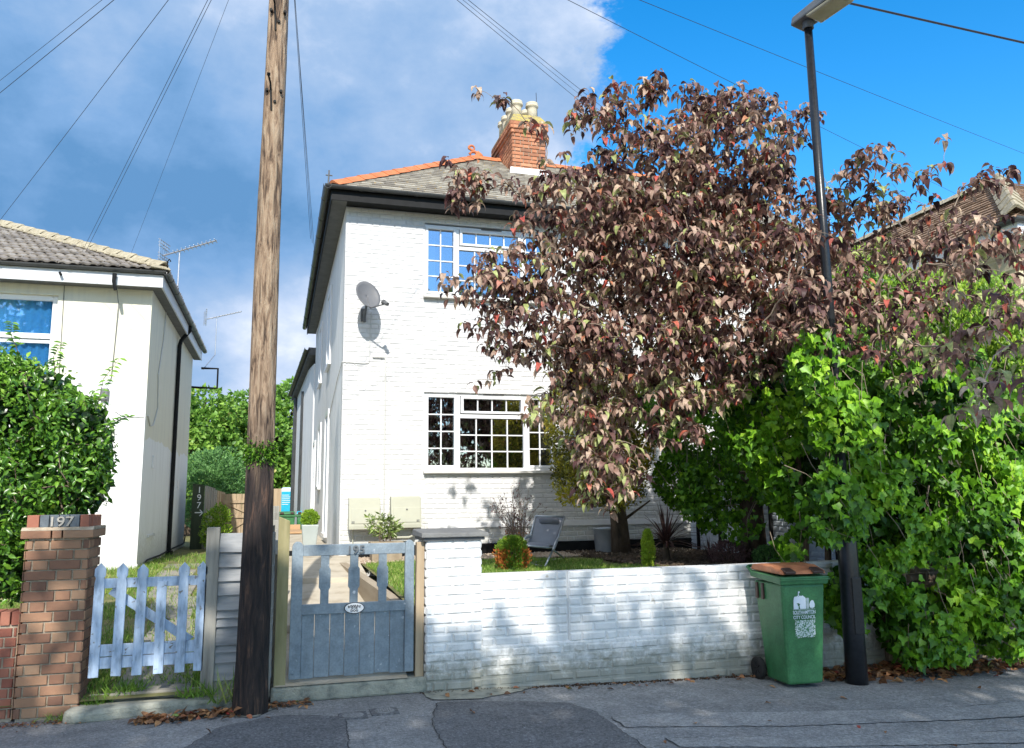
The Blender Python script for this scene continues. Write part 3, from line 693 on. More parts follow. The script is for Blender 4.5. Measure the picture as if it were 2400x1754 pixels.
sg = b.build('dog_sign', 'wire_black', t, smooth=False)
b = MB(); b.lathe([(0.001, 0), (1, 0), (1, -.003), (0.001, -.003)], (0, 0, 0), 40, 'y')
b.v = [(x * .077 + .65, y + 7.0315, z * .040 + .712) for x, y, z in b.v]
o = b.build('sign_face', 'sign_white', None); o.parent = sg; o.matrix_parent_inverse = sg.matrix_world.inverted()
for body, s, z, arc in (('BEWARE', .026, .722, 1), ('OF THE', .013, .7075, 0), ('DOG', .024, .684, 0)):
    if arc:
        for i, ch in enumerate(body):
            a = (2.5 - i) * .17
            Mx = Matrix.Translation((.65 - math.sin(a) * .105 * 1.0 / 1.0 + 0, 7.026, .722 - .010 + math.cos(a) * .06 - .052)) @ Matrix.Rotation(0, 4, 'Y') @ FRONT @ Matrix.Rotation(a * .55, 4, 'Z')
            q = text_mesh(ch, s, .001, 'lettering', 'wire_black', Mx, None, xs=1.05, font_offset=.0006)
            q.parent = sg; q.matrix_parent_inverse = sg.matrix_world.inverted()
    else:
        q = text_mesh(body, s, .001, 'lettering', 'wire_black', Matrix.Translation((.65, 7.026, z)) @ FRONT, None, xs=1.15, font_offset=.0006)
        q.parent = sg; q.matrix_parent_inverse = sg.matrix_world.inverted()
for z in (.22,):
    b = MB(); b.lathe([(.012, 0), (.012, -.01), (.004, -.014)], (.165, 7.044, z), 12, 'y'); b.build('bolt', 'gate_paint', t)
b = MB(); b.box(.0, 1.26, 7.0, 7.25, .0, .125); o = b.build('gate_step', 'lichen_stone', bevel=.02); struct(o)

# sleepers edging the lawn
t = thing('timber_edging', (1.05, 9, .5), 'pale timber sleeper edging between the lawn and the concrete path', 'edging')
pts = [(1.17, 7.2, .68), (1.10, 8.6, .715), (1.01, 10.0, .75), (.93, 11.3, .78)]
for (x0, y0, z0), (x1, y1, z1) in zip(pts[:-1], pts[1:]):
    for s in (0, 1):
        b = MB(); d = .005 * s
        b.hexa([(x0 - .10, y0 + .004, z0 - .23 * (s + 1)), (x0, y0 + .004, z0 - .23 * (s + 1)), (x1, y1 - .004, z1 - .23 * (s + 1)), (x1 - .10, y1 - .004, z1 - .23 * (s + 1)),
                (x0 - .10, y0 + .004, z0 - .23 * s - .005), (x0, y0 + .004, z0 - .23 * s - .005), (x1, y1 - .004, z1 - .23 * s - .005), (x1 - .10, y1 - .004, z1 - .23 * s - .005)])
        b.build('sleeper', 'sleeper_wood', t, bevel=.006)

# ================================================================== WHITE GARDEN WALL + PIER
t = thing('white_garden_wall', (3.2, 7.15, 0), 'low white painted brick garden wall between the white pier and the ivy', 'wall')
W1 = 5.9
b = MB(); b.prism([(1.74, -.05), (W1, -.25), (W1, .935), (1.74, .935)], 7.06, 7.27, 'y'); b.build('core', 'garden_white', t)
b = MB()
bricks(b, (1.745, 7.055, .33), (1, 0, 0), (0, -1, 0), 2.55 - 1.745, .62, c=.0775, L=.235, relief=.005, j=.010, jit=.003, wob=.003, soft=.012)
bricks(b, (2.555, 7.040, .33), (1, 0, 0), (0, -1, 0), .46, .62, c=.0775, L=.235, relief=.006, j=.010, jit=.003, wob=.003, soft=.012)
bricks(b, (3.02, 7.055, .33), (1, 0, 0), (0, -1, 0), W1 - 3.02, .62, c=.0775, L=.235, relief=.005, j=.010, jit=.003, wob=.003, soft=.012)
b.box(2.555, 3.012, 7.045, 7.06, .33, .945)
b.build('brickwork', 'garden_white', t)
b = MB(); b.prism([(1.30, -.06), (W1, -.25), (W1, .325), (1.30, .325)], 7.03, 7.06, 'y'); b.prism([(7.03, .325), (7.06, .325), (7.06, .345)], 1.745, W1, 'x')
bricks(b, (1.30, 7.028, -.15), (1, 0, 0), (0, -1, 0), W1 - 1.30, .465, c=.0775, L=.235, relief=.005, j=.010, jit=.004, wob=.004, soft=.013)
b.build('plinth', 'garden_white', t)
t = thing('white_gate_pier', (1.5, 7.2, 0), 'white painted brick gate pier with a grey coping slab', 'pier')
b = MB(); b.box(1.255, 1.735, 7.015, 7.44, -.03, 1.245); b.build('core', 'garden_white', t)
b = MB()
bricks(b, (1.248, 7.01, .0), (1, 0, 0), (0, -1, 0), .495, 1.24, c=.0775, L=.235, relief=.005, j=.010, jit=.003, wob=.003, soft=.012, bond='f')
bricks(b, (1.25, 7.44, .0), (0, -1, 0), (-1, 0, 0), .43, 1.24, c=.0775, L=.235, relief=.005, j=.010, jit=.003, wob=.003, soft=.012, bond='f')
bricks(b, (1.74, 7.01, .95), (0, 1, 0), (1, 0, 0), .43, .29, c=.0775, L=.235, relief=.008, j=.012, jit=.003, wob=.003, soft=.011, bond='f')
b.build('brickwork', 'garden_white', t)
b = MB(); b.box(1.225, 1.765, 6.985, 7.47, 1.247, 1.272); b.build('cap_bed', 'soffit_grey', t, bevel=.004)
b = MB(); b.hexa([(1.20, 6.955, 1.274), (1.80, 6.955, 1.274), (1.80, 7.5, 1.274), (1.20, 7.5, 1.274), (1.205, 6.96, 1.315), (1.795, 6.96, 1.31), (1.79, 7.49, 1.335), (1.21, 7.49, 1.335)]); b.build('cap', 'cap_grey', t, bevel=.008)

# boundary wall on the right of the garden
t = thing('boundary_wall', (6.6, 9.7, .7), 'pale painted brick boundary wall behind the ivy right of the lawn', 'wall')
b = MB(); b.box(6.6, 6.8, 7.3, 12.2, .6, 2.3); b.build('core', 'boundary_white', t)
b = MB(); bricks(b, (6.595, 12.2, .6), (0, -1, 0), (-1, 0, 0), 4.9, 1.7, relief=.008, j=.012, jit=.003); b.build('brickwork', 'boundary_white', t)
b = MB()
for k in range(7): b.box(6.545, 6.585, 7.8 + k * .68, 7.84 + k * .68, .7, 2.3)
b.build('trellis_batten', 'black_paint', t)

# stone garden wall far right beneath the ivy
t = thing('rubble_wall', (8.6, 6.95, -.1), 'short rough buff stone wall at the far right beyond the ivy', 'wall')
b = MB(); b.box(5.91, 13, 6.98, 7.3, -.3, .9); b.build('core', 'stone_brown', t)
b = MB(); bricks(b, (5.92, 6.975, -.2), (1, 0, 0), (0, -1, 0), 6.9, 1.1, L=.26, c=.10, relief=.02, j=.02, jit=.01, wob=.01, soft=.02); b.build('stonework', 'stone_brown', t)
# ================================================================== WHITE HOUSE 195
H = 12.2
house = thing('white_house', (3, 12.2, .75), 'two storey white painted brick house with grey tiled hip roof', 'house')
X0, X1, ZB, ZT = .89, 9.0, .5, 6.12
LWIN = (2.13, 4.27, 1.99, 3.24); UWIN = (2.115, 4.255, 4.73, 5.97)
b = MB()
b.box(X0, LWIN[0], H, H + .25, ZB, ZT); b.box(LWIN[1], X1, H, H + .25, ZB, ZT)
b.box(LWIN[0], LWIN[1], H, H + .25, ZB, LWIN[2]); b.box(LWIN[0], LWIN[1], H, H + .25, LWIN[3], UWIN[2]); b.box(LWIN[0], LWIN[1], H, H + .25, UWIN[3], ZT)
b.build('front_wall', 'white_mortar', house)
b = MB()
bricks(b, (X0, H - .002, .935), (1, 0, 0), (0, -1, 0), X1 - X0, ZT - .935, c=.0745, L=.232, relief=.0045, j=.010, jit=.0018, wob=.0025, bond='f', soft=.008,
       holes=[(LWIN[0] - X0 - .005, LWIN[1] - X0 + .005, LWIN[2] - .935, LWIN[3] - .935 + .005), (UWIN[0] - X0 - .005, UWIN[1] - X0 + .005, UWIN[2] - .935, UWIN[3] - .935 + .005)])
b.build('brickwork', 'white_brick', house)
b = MB(); b.prism([(H - .03, 1.17), (H, 1.17), (H, 1.26), (H - .012, 1.25)], 2.2, X1, 'x'); b.build('render_band', 'white_mortar', house)
b = MB(); b.box(1.0, X1, H - .028, H - .004, .6, .93); b.build('black_plinth', 'black_paint', house)
# side wall with door and window openings shown by their reveals
b = MB(); b.box(X0, X0 + .25, H + .25, 22.3, ZB, ZT)
b.build('side_wall', 'render_white', house)
b = MB(); b.box(X0 + .25, X1, 22.05, 22.3, ZB, ZT); b.box(X1 - .25, X1, H + .25, 22.05, ZB, ZT); b.build('rear_wall', 'render_white', house)
for (y, z0, z1) in ((15.2, 1.0, 3.2), (15.3, 4.2, 5.6), (18.0, 1.9, 3.2), (18.6, 4.3, 5.6), (20.6, 1.0, 3.0)):
    b = MB(); b.box(X0 - .035, X0 - .002, y, y + .09, z0, z1 + .09); b.box(X0 - .035, X0 - .002, y + .09, y + .95, z1, z1 + .09); b.box(X0 - .035, X0 - .002, y + .95, y + 1.04, z0, z1 + .09); b.box(X0 - .06, X0 - .002, y - .04, y + 1.08, z0 - .06, z0)
    f = b.build('side_window', 'upvc', house)
    b = MB(); b.box(X0 - .012, X0 - .003, y + .09, y + .95, z0, z1); q = b.build('pane', 'curtain', None); q.parent = f
def window(parent, x0, x1, z0, z1, y, top_vent, seed, gl='glass', curtains=None, reveal=.06):
    """white frame, three lights, glazing bars; front face of the frame at y"""
    w, h = x1 - x0, z1 - z0
    fx = lambda f: x0 + f * w
    fz = lambda f: z1 - f * h
    fr = thing('window', (x0, y, z0), None, None); fr.parent = parent; fr.matrix_parent_inverse = parent.matrix_world.inverted()
    bpy.context.view_layer.update()
    b = MB(); y1 = y + .07
    b.box(x0, fx(.03), y, y1, z0, z1); b.box(fx(.97), x1, y, y1, z0, z1)
    b.box(fx(.03), fx(.97), y, y1, fz(.035), z1); b.box(fx(.03), fx(.97), y, y1, z0, fz(.965))
    b.box(fx(.236), fx(.268), y, y1, fz(.965), fz(.035)); b.box(fx(.75), fx(.78), y, y1, fz(.965), fz(.035))
    b.box(fx(.268), fx(.75), y, y1, fz(.325), fz(.275))
    b.build('frame', 'upvc', fr, bevel=.006)
    def sash(a, c, d, e, nx, nz, m=.045, mz=.038, pr=.018):
        b = MB(); A, Cc, D, E = fx(a), fx(c), fz(d), fz(e)
        b.box(A, A + m, y - pr, y + .03, E, D); b.box(Cc - m, Cc, y - pr, y + .03, E, D); b.box(A + m, Cc - m, y - pr, y + .03, D - mz, D); b.box(A + m, Cc - m, y - pr, y + .03, E, E + mz)
        s = b.build('casement', 'upvc', fr, bevel=.006)
        bars(A + m, Cc - m, E + mz, D - mz, nx, nz)
    def bars(A, Cc, E, D, nx, nz):
        b = MB(); g = .009
        if nz == 1:
            for i in range(1, nx): u = A + (Cc - A) * i / nx; q = MB(); q.box(u - g, u + g, y + .018, y + .034, E, D); q.build('glazing_bar', 'upvc', fr)
        else:
            for i in range(1, nx): u = A + (Cc - A) * i / nx; b.box(u - g, u + g, y + .018, y + .034, E, D)
        for i in range(1, nz):
            u = E + (D - E) * i / nz
            for k in range(nx): b.box(A + (Cc - A) * k / nx + (g if k else 0), A + (Cc - A) * (k + 1) / nx - (g if k < nx - 1 else 0), y + .018, y + .034, u - g, u + g)
        if nz > 1: b.build('glazing_bars', 'upvc', fr)
        b = MB(); b.box(A, Cc, y + .036, y + .042, E, D); b.build('pane', gl, fr)
    sash(.012, .245, .03, .965, 2, 4)
    sash(.272, .752, .04, .262, 4, 1)
    bars(fx(.272), fx(.745), fz(.962), fz(.33), 4, 3)
    sash(.772, .985, .03, .965, 2, 4)
    b = MB(); b.box(fx(.44), fx(.60), y - .012, y - .001, z1 - .022, z1 - .006); b.build('trickle_vent', 'soffit_grey', fr)
    b = MB(); b.box(x0 - .01, x1 + .03, y - .12, y + .05, z0 - .045, z0 - .002); b.build('sill', 'sill_stone', fr, bevel=.006)
    # room behind
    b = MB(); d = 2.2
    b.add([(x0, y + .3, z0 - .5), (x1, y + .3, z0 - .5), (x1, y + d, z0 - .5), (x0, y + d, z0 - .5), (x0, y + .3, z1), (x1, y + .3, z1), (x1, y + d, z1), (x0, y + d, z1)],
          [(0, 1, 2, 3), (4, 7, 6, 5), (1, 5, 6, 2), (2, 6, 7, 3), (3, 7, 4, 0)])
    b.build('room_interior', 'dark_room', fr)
    if curtains:
        for (a, c, mt) in curtains:
            b = MB(); nn = 24; V = []; F = []
            for i in range(nn + 1):
                u = fx(a) + (fx(c) - fx(a)) * i / nn; yy = y + .16 + .025 * math.sin(i * 1.7)
                V += [(u, yy, z0 - .02), (u, yy, z1)]
            for i in range(nn): F.append((2 * i, 2 * i + 2, 2 * i + 3, 2 * i + 1))
            b.add(V, F); b.build('curtain', mt, fr, smooth=True)
    return fr
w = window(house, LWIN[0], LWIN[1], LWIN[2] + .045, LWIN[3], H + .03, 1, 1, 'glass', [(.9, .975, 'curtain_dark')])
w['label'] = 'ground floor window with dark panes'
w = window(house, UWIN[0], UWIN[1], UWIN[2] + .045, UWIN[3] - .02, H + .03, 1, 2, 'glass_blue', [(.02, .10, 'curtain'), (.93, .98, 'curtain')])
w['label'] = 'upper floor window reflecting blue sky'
# eaves
EX, EY, EZ = .64, 11.90, 6.30
b = MB(); b.box(X0 - .003, X1, EY + .02, H - .003, 6.125, 6.15); b.build('front_soffit', 'black_paint', house)
b = MB(); b.box(EX + .02, X0 - .003, EY + .02, 22.3, 6.125, 6.15); b.build('soffit', 'soffit_grey', house)
b = MB(); b.box(EX + .02, X1, EY, EY + .02, 6.10, 6.27); b.box(EX, EX + .02, EY, 22.3, 6.10, 6.27)
b.build('fascia', 'black_paint', house)
def gutter(p0, p1, r, name='gutter', seg=1.0, parent=house):
    b = MB(); p0, p1 = Vector(p0), Vector(p1); d = (p1 - p0).normalized(); L = (p1 - p0).length; side = d.cross(Vector((0, 0, 1)))
    n = 9; pr = []
    for i in range(n): a = math.pi + math.pi * i / (n - 1); pr.append((math.cos(a) * r, math.sin(a) * r))
    outer = pr + [(c * .9, s * .9) for c, s in reversed(pr)]
    V = [p0 + side * c + Vector((0, 0, s)) for c, s in outer] + [p1 + side * c + Vector((0, 0, s)) for c, s in outer]
    m_ = len(outer); b.add(V, [tuple(range(m_)), tuple(range(2 * m_ - 1, m_ - 1, -1))] + [(i, i + m_, (i + 1) % m_ + m_, (i + 1) % m_) for i in range(m_)])
    g = b.build(name, 'gutter_plastic', parent, smooth=False)
    k = seg * .6
    while k < L:
        c0 = p0 + d * k
        b = MB(); oo = [(c * 1.10, s * 1.10) for c, s in pr]; oo2 = oo + [(c * .98, s * .98) for c, s in reversed(pr)]
        V = [c0 + side * c + Vector((0, 0, s)) for c, s in oo2] + [c0 + d * .05 + side * c + Vector((0, 0, s)) for c, s in oo2]
        b.add(V, [tuple(range(m_)), tuple(range(2 * m_ - 1, m_ - 1, -1))] + [(i, i + m_, (i + 1) % m_ + m_, (i + 1) % m_) for i in range(m_)])
        q = b.build('bracket', 'gutter_plastic', None); q.parent = g; k += seg
    return g
gutter((EX - .10, EY - .06, 6.305), (X1, EY - .06, 6.305), .052, seg=.85)
gutter((EX - .06, EY - .11, 6.30), (EX - .06, 22.35, 6.30), .062, seg=.95)
# roof
def tile_slope(mb, P0, U, S, Nn, rows, gauge, tw, ext, thick=.016, lift=.024, clip=None, jit=.004, mi=0):
    P0, U, S, Nn = Vector(P0), Vector(U).normalized(), Vector(S).normalized(), Vector(Nn).normalized()
    for r in range(rows):
        s0 = r * gauge; a, c = clip(s0 + gauge * .3)
        u = a - (tw / 2 if r % 2 else 0) - ((a / tw) % 1) * 0
        while u < c:
            u0, u1 = max(u + .002, a), min(u + tw - .002, c); u += tw
            if u1 - u0 < .02: continue
            l = lift + random.uniform(-jit, jit); q = random.uniform(-jit, jit); sj = random.uniform(-.006, .006)
            A = [P0 + U * x + S * s + Nn * h for x, s, h in ((u0, s0 + sj, l - thick), (u1, s0 + sj, l - thick + q), (u1, s0 + gauge * 1.12, -.004), (u0, s0 + gauge * 1.12, -.004),
                                                            (u0, s0 + sj, l), (u1, s0 + sj, l + q), (u1, s0 + gauge * 1.12, .010), (u0, s0 + gauge * 1.12, .010))]
            mb.add(A, [(4, 5, 6, 7), (0, 1, 5, 4), (1, 2, 6, 5), (3, 0, 4, 7)], None, mi)
PT = math.tan(R(34)); cs, sn = math.cos(R(34)), math.sin(R(34)); RY = 14.90; RZ = EZ + (RY - EY) * PT; RXX = EX + (RY - EY)
b = MB()
rows = 25; g = (RY - EY) / cs / rows
tile_slope(b, (EX, EY - .03, EZ + .0), (1, 0, 0), (0, cs, sn), (0, -sn, cs), rows, g, .168, .1, clip=lambda s: (s * cs + .02, X1 - EX), thick=.02, lift=.03, jit=.0025)
rw = 25
tile_slope(b, (EX - .03, 22.3, EZ), (0, -1, 0), (cs, 0, sn), (-sn, 0, cs), rw, g, .168, .1, clip=lambda s: (0, 22.3 - EY - s * cs - .02))
b.build('roof', 'roof_tile', house)
b = MB()
b.add([(EX, EY, EZ - .01), (X1, EY, EZ - .01), (X1, RY, RZ - .01), (RXX, RY, RZ - .01), (EX, 22.3, EZ - .01), (RXX, 22.3, RZ - .01), (X1, 19, EZ + .3), (X1, 22.3, EZ - .01)],
      [(0, 1, 2, 3), (0, 3, 5, 4), (3, 2, 6), (3, 6, 7, 5), (4, 5, 7)]); b.build('roof_deck', 'black_paint', house)
b = MB()
def ridge_tiles(mb, A, B, n, w=.13, rise=.055, drop=.07, step=.012, mi=0):
    A, B = Vector(A), Vector(B); d = (B - A) / n; dn = d.normalized(); sd = dn.cross(Vector((0, 0, 1))).normalized(); up = sd.cross(dn)
    for i in range(n):
        a = A + d * i; c = a + d * .995; l = step * (1 + random.uniform(-.3, .3))
        V = []
        for p, k in ((a, l), (c, 0)):
            V += [p + sd * w + up * (-drop + k), p + sd * .03 + up * (rise * .85 + k), p + up * (rise + k), p - sd * .03 + up * (rise * .85 + k), p - sd * w + up * (-drop + k), p + up * (rise - .04 + k)]
        mb.add(V, [(0, 1, 7, 6), (1, 2, 8, 7), (2, 3, 9, 8), (3, 4, 10, 9), (0, 5, 4, 3, 2, 1), (6, 7, 8, 9, 10, 11), (5, 0, 6, 11), (4, 5, 11, 10)], None, mi)
ridge_tiles(b, (EX + .02, EY + .02, EZ + .045), (RXX, RY, RZ + .055), 14, w=.125, rise=.06, drop=.03)
ridge_tiles(b, (RXX, RY, RZ + .04), (X1, RY, RZ + .04), 13, w=.14)
b.build('hip_tiles', 'terracotta', house)
# finial scroll
pth = []; 
for i in range(22):
    a = i / 21; ang = -.4 + a * 4.9; rr = .085 * (1 - a * .78)
    pth.append((RXX - .09 - math.cos(ang) * rr * 1.0, RY, RZ + .24 + math.sin(ang) * rr * 1.1))
b = MB(); b.tube([(RXX + .03, RY, RZ + .06), (RXX + .06, RY, RZ + .12), (RXX - .02, RY, RZ + .17)] + pth[2:], [.06, .042, .032] + [.027 - .0008 * i for i in range(20)], 8)
b.prism([(RXX - .08, RZ + .05), (RXX + .16, RZ + .05), (RXX + .10, RZ + .14), (RXX + .02, RZ + .20)], RY - .03, RY + .03, 'y')
b.tube([(RXX - .02, RY, RZ + .18), (RXX - .10, RY, RZ + .17), (RXX - .15, RY, RZ + .13), (RXX - .12, RY, RZ + .10)], [.03, .028, .024, .02], 8)
b.build('finial', 'terracotta', house, smooth=True)
b = MB(); b.tube([(EX - .05, EY - .02, 6.3), (EX - .04, EY - .02, 6.55)], .012, 6); b.tube([(EX - .09, EY - .02, 6.47), (EX + .01, EY - .02, 6.47)], .01, 6); b.build('hip_iron', 'soffit_grey', house)
# chimney
CX0, CX1, CY0, CY1 = 4.12, 4.80, 14.0, 15.35
ch = MB(); ch.box(CX0 + .012, CX1 - .012, CY0 + .012, CY1 - .012, 7.2, 8.60); chim = ch.build('chimney', 'mortar', house)
def sub(o, p): o.parent = p; o.matrix_parent_inverse = p.matrix_world.inverted(); return o
b = MB()
for O, U, Nn, w_ in (((CX0, CY0, 7.3), (1, 0, 0), (0, -1, 0), CX1 - CX0), ((CX0, CY1, 7.3), (0, -1, 0), (-1, 0, 0), CY1 - CY0), ((CX1, CY0, 7.3), (0, 1, 0), (1, 0, 0), CY1 - CY0)):
    bricks(b, O, U, Nn, w_, 1.275, c=.075, bond='f', relief=.004, j=.010)
sub(b.build('chimney_bricks', 'chimney_brick', None), chim)
b = MB()
for z, e in ((8.575, .02), (8.65, .045), (8.725, .045)):
    for O, U, Nn, w_ in (((CX0 - e, CY0 - e, z), (1, 0, 0), (0, -1, 0), CX1 - CX0 + 2 * e), ((CX0 - e, CY1 + e, z), (0, -1, 0), (-1, 0, 0), CY1 - CY0 + 2 * e), ((CX1 + e, CY0 - e, z), (0, 1, 0), (1, 0, 0), CY1 - CY0 + 2 * e)):
        bricks(b, O, U, Nn, w_, .075, c=.075, bond='f', relief=.006, j=.010)
    b.box(CX0 - e, CX1 + e, CY0 - e, CY1 + e, z + .002, z + .074)
sub(b.build('corbel', 'chimney_brick', None), chim)
b = MB(); b.hexa([(CX0 - .05, CY0 - .05, 8.801), (CX1 + .05, CY0 - .05, 8.801), (CX1 + .05, CY1 + .05, 8.801), (CX0 - .05, CY1 + .05, 8.801), (CX0 + .07, CY0 + .1, 9.02), (CX1 - .07, CY0 + .1, 9.02), (CX1 - .07, CY1 - .1, 9.02), (CX0 + .07, CY1 - .1, 9.02)])
q = sub(b.build('flaunching', 'lichen_cement', None, bevel=.02), chim)
pots = [(4.30, 14.28), (4.62, 14.28), (4.30, 14.62), (4.62, 14.62), (4.30, 14.96), (4.30, 15.22)]
for (x, y) in pots:
    b = MB(); b.lathe([(.10, 0), (.098, .20), (.10, .26), (.128, .275), (.13, .305), (.112, .315), (.125, .34), (.118, .36), (.09, .36), (.085, .2)], (x, y, 9.0), 18, 'z')
    sub(b.build('chimney_pot', 'chimney_pot', None, smooth=True), chim)
b = MB(); b.hexa([(CX0 - .10, CY0 - .10, 7.66), (CX1 + .10, CY0 - .10, 7.66), (CX1 + .06, CY0 - .001, 7.70), (CX0 - .06, CY0 - .001, 7.70), (CX0 - .07, CY0 - .06, 7.72), (CX1 + .07, CY0 - .06, 7.72), (CX1 + .04, CY0 - .001, 7.88), (CX0 - .04, CY0 - .001, 7.88)])
sub(b.build('flashing', 'white_mortar', None, bevel=.01), chim)
b = MB(); b.tube([(4.74, 14.3, 9.0), (4.72, 14.3, 9.62)], .006, 5); sub(b.build('rod', 'wire_black', None), chim)
# wall pipe, cables
b = MB(); b.tube([(1.33, H - .03, 3.755), (1.50, H - .03, 3.755), (1.525, H - .03, 3.74), (1.53, H - .03, 1.35)], .013, 8); b.build('wall_pipe', 'cable_white', house)
b = MB(); b.tube([(1.30, H - .02, 4.45), (1.285, H - .02, 4.2), (1.285, H - .02, 3.72), (1.27, H - .02, 3.66), (1.2, H - .02, 3.65), (X0 - .012, H - .02, 3.665)], .006, 6)
b.tube([(X0 - .012, H - .02, 3.665), (X0 - .01, 13.2, 3.55), (X0 - .01, 15.4, 3.1)], .006, 6); b.build('dish_cable', 'cable_white', house)
# rear wing
b = MB(); b.prism([(.86, 22.31), (.50, 26), (4, 26), (4, 22.31)], .3, 5.3, 'z'); b.build('wing_wall', 'render_white', house)
b = MB()
b.hexa([(.70, 22.31, 5.55), (4, 22.31, 5.5), (4, 26.2, 4.75), (.34, 26.2, 4.75), (.70, 22.31, 5.75), (4, 22.31, 5.7), (4, 26.2, 4.9), (.34, 26.2, 4.95)]); b.build('wing_roof', 'soffit_grey', house)
gutter((.66, 22.2, 5.72), (.30, 26.2, 4.92), .07, seg=.7)
for x, y in ((.44, 25.9), (.62, 24.4)):
    b = MB(); b.tube([(x, y, .3), (x + .02, y, 4.8)], .055, 8); b.build('downpipe', 'gutter_plastic', house)

# ---------------- dish
t = thing('satellite_dish', (1.25, 12.1, 4.5), 'grey oval satellite dish bolted to the upper white wall', 'satellite dish')
# pointing to the sun side: axis towards -Y, left and up
ax = Vector((.34, -.80, .36)).normalized(); uu = ax.cross(Vector((0, 0, 1))).normalized(); vv = uu.cross(ax)
cen = Vector((1.21, 11.78, 4.63))
def dish(rr, dep, n=28, m_=6):
    V = []; F = []
    for i in range(m_ + 1):
        r = rr * max(i, .02) / m_
        for k in range(n):
            a = 2 * math.pi * k / n; V.append(cen + uu * math.cos(a) * r * .84 + vv * math.sin(a) * r + ax * (dep * (i / m_) ** 2 - dep))
    for i in range(m_):
        for k in range(n): F.append((i * n + k, i * n + (k + 1) % n, (i + 1) * n + (k + 1) % n, (i + 1) * n + k))
    return V, F
V, F = dish(.235, .055); b = MB(); b.add(V, F); o = b.build('reflector', 'dish_grey', t, smooth=True); md = o.modifiers.new('s', 'SOLIDIFY'); md.thickness = .008
b = MB(); lnb = Vector((1.43, 11.50, 4.44)); b.tube([cen - vv * .235 - ax * .02, lnb + Vector((0, 0, -.01))], .010, 8); b.tube([cen - ax * .06, (1.2, 11.95, 4.5), (1.18, 12.0, 4.3)], .018, 8); b.tube([cen - vv * .235 - ax * .02, cen - ax * .07], .012, 8); b.build('arm', 'soffit_grey', t)
b = MB(); d = (cen - lnb).normalized(); b.tube([lnb - d * .05, lnb + d * .03, lnb + d * .031, lnb + d * .06], [.028, .028, .036, .036], 12); b.build('receiver', 'soffit_grey', t)
b = MB(); b.tube([(1.18, 12.19, 4.42), (1.18, 12.0, 4.42), (1.18, 12.0, 4.25)], .018, 8); b.box(1.14, 1.22, 12.17, 12.194, 4.3, 4.5); b.build('bracket', 'soffit_grey', t)

# ---------------- meter boxes
for i, (x0, x1, z0, z1) in enumerate(((1.005, 1.46, 1.18, 1.64), (1.615, 2.06, 1.19, 1.655))):
    t = thing('meter_box', (x0, 12.1, z0), ['cream plastic meter box on the white wall nearer the house corner', 'cream plastic meter box on the white wall nearer the window'][i], 'meter box', 'cream meter boxes on the front wall')
    yb = H - .03
    b = MB(); b.prism([(yb, z0), (yb, z1), (yb - .14, z1 - .01), (yb - .20, z0 + .05), (yb - .20, z0)], x0, x1, 'x'); b.build('case', 'box_plastic', t, bevel=.008)
    def fy(z): return yb - .14 - .06 * (z1 - .01 - z) / (z1 - .06 - z0)
    b = MB(); za, zb = z0 + .085, z0 + .30
    b.hexa([(x0 + .035, fy(za) - .008, za), (x1 - .015, fy(za) - .008, za), (x1 - .015, fy(za) + .01, za), (x0 + .035, fy(za) + .01, za), (x0 + .035, fy(zb) - .008, zb), (x1 - .015, fy(zb) - .008, zb), (x1 - .015, fy(zb) + .01, zb), (x0 + .035, fy(zb) + .01, zb)]); b.build('door', 'box_plastic', t, bevel=.003)
    zb = z0 + .27; b = MB(); b.lathe([(.012, 0), (.012, -.012), (.002, -.014)], ((x0 + x1) / 2 + .01, fy(zb) - .006, zb), 12, 'y'); b.build('lock', 'soffit_grey', t)
    b = MB(); xs_ = x0 + .06 if i == 0 else x1 - .05
    for q in (-.012, .012):
        for z_ in (-.009, .009): b.box(xs_ + q - .008, xs_ + q + .008, fy(z0 + .1) - .012, fy(z0 + .1) - .004, z0 + .105 + z_ - .006, z0 + .105 + z_ + .006)
    b.build('badge', 'soffit_grey', t)
b = MB(); b.tube([(1.98, 12.1, 1.2), (1.97, 12.1, 1.08), (1.9, 12.1, 1.05), (1.5, 12.12, 1.05)], .018, 8); b.build('meter_pipe', 'box_plastic', house); b = MB(); b.tube([(1.08, 12.15, 1.19), (1.085, 12.16, .78)], .008, 6)
b.build('meter_pipe', 'box_plastic', house)

# ================================================================== LEFT CREAM HOUSE 197
L = 14.5
h2 = thing('cream_house', (-5, 14.5, .5), 'cream rendered house with concrete tiled hip roof behind the brick pillar', 'house')
wx0, wx1, wz0, wz1 = -5.0, -3.58, 3.45, 5.0
b = MB()
b.box(-9, wx0, L, L + .25, .2, 5.35); b.box(wx1, -2.15, L, L + .25, .2, 5.35); b.box(wx0, wx1, L, L + .25, .2, wz0); b.box(wx0, wx1, L, L + .25, wz1, 5.35)
b.box(-2.4, -2.15, L + .25, 21.4, .2, 5.35); b.box(-9, -2.4, 21.15, 21.4, .2, 5.35)
b.build('wall', 'two_tone_wall', h2)
b = MB(); b.box(-9, -2.135, L - .012, L - .002, .2, .62); b.build('plinth', 'render_white', h2)
fr = thing('window', (wx0, L, wz0), None, None); sub(fr, h2); bpy.context.view_layer.update()
b = MB(); y0, y1 = L + .06, L + .14
b.box(wx0, wx0 + .07, y0, y1, wz0, wz1); b.box(wx1 - .09, wx1, y0, y1, wz0, wz1); b.box(wx0 + .07, wx1 - .09, y0, y1, wz1 - .09, wz1); b.box(wx0 + .07, wx1 - .09, y0, y1, wz0, wz0 + .06)
b.box(wx0 + .07, wx1 - .09, y0 - .01, y1, 4.27, 4.36); b.box(wx0 + .07, wx1 - .09, y0 + .02, y1, 4.20, 4.26)
b.build('frame', 'upvc', fr, bevel=.008)
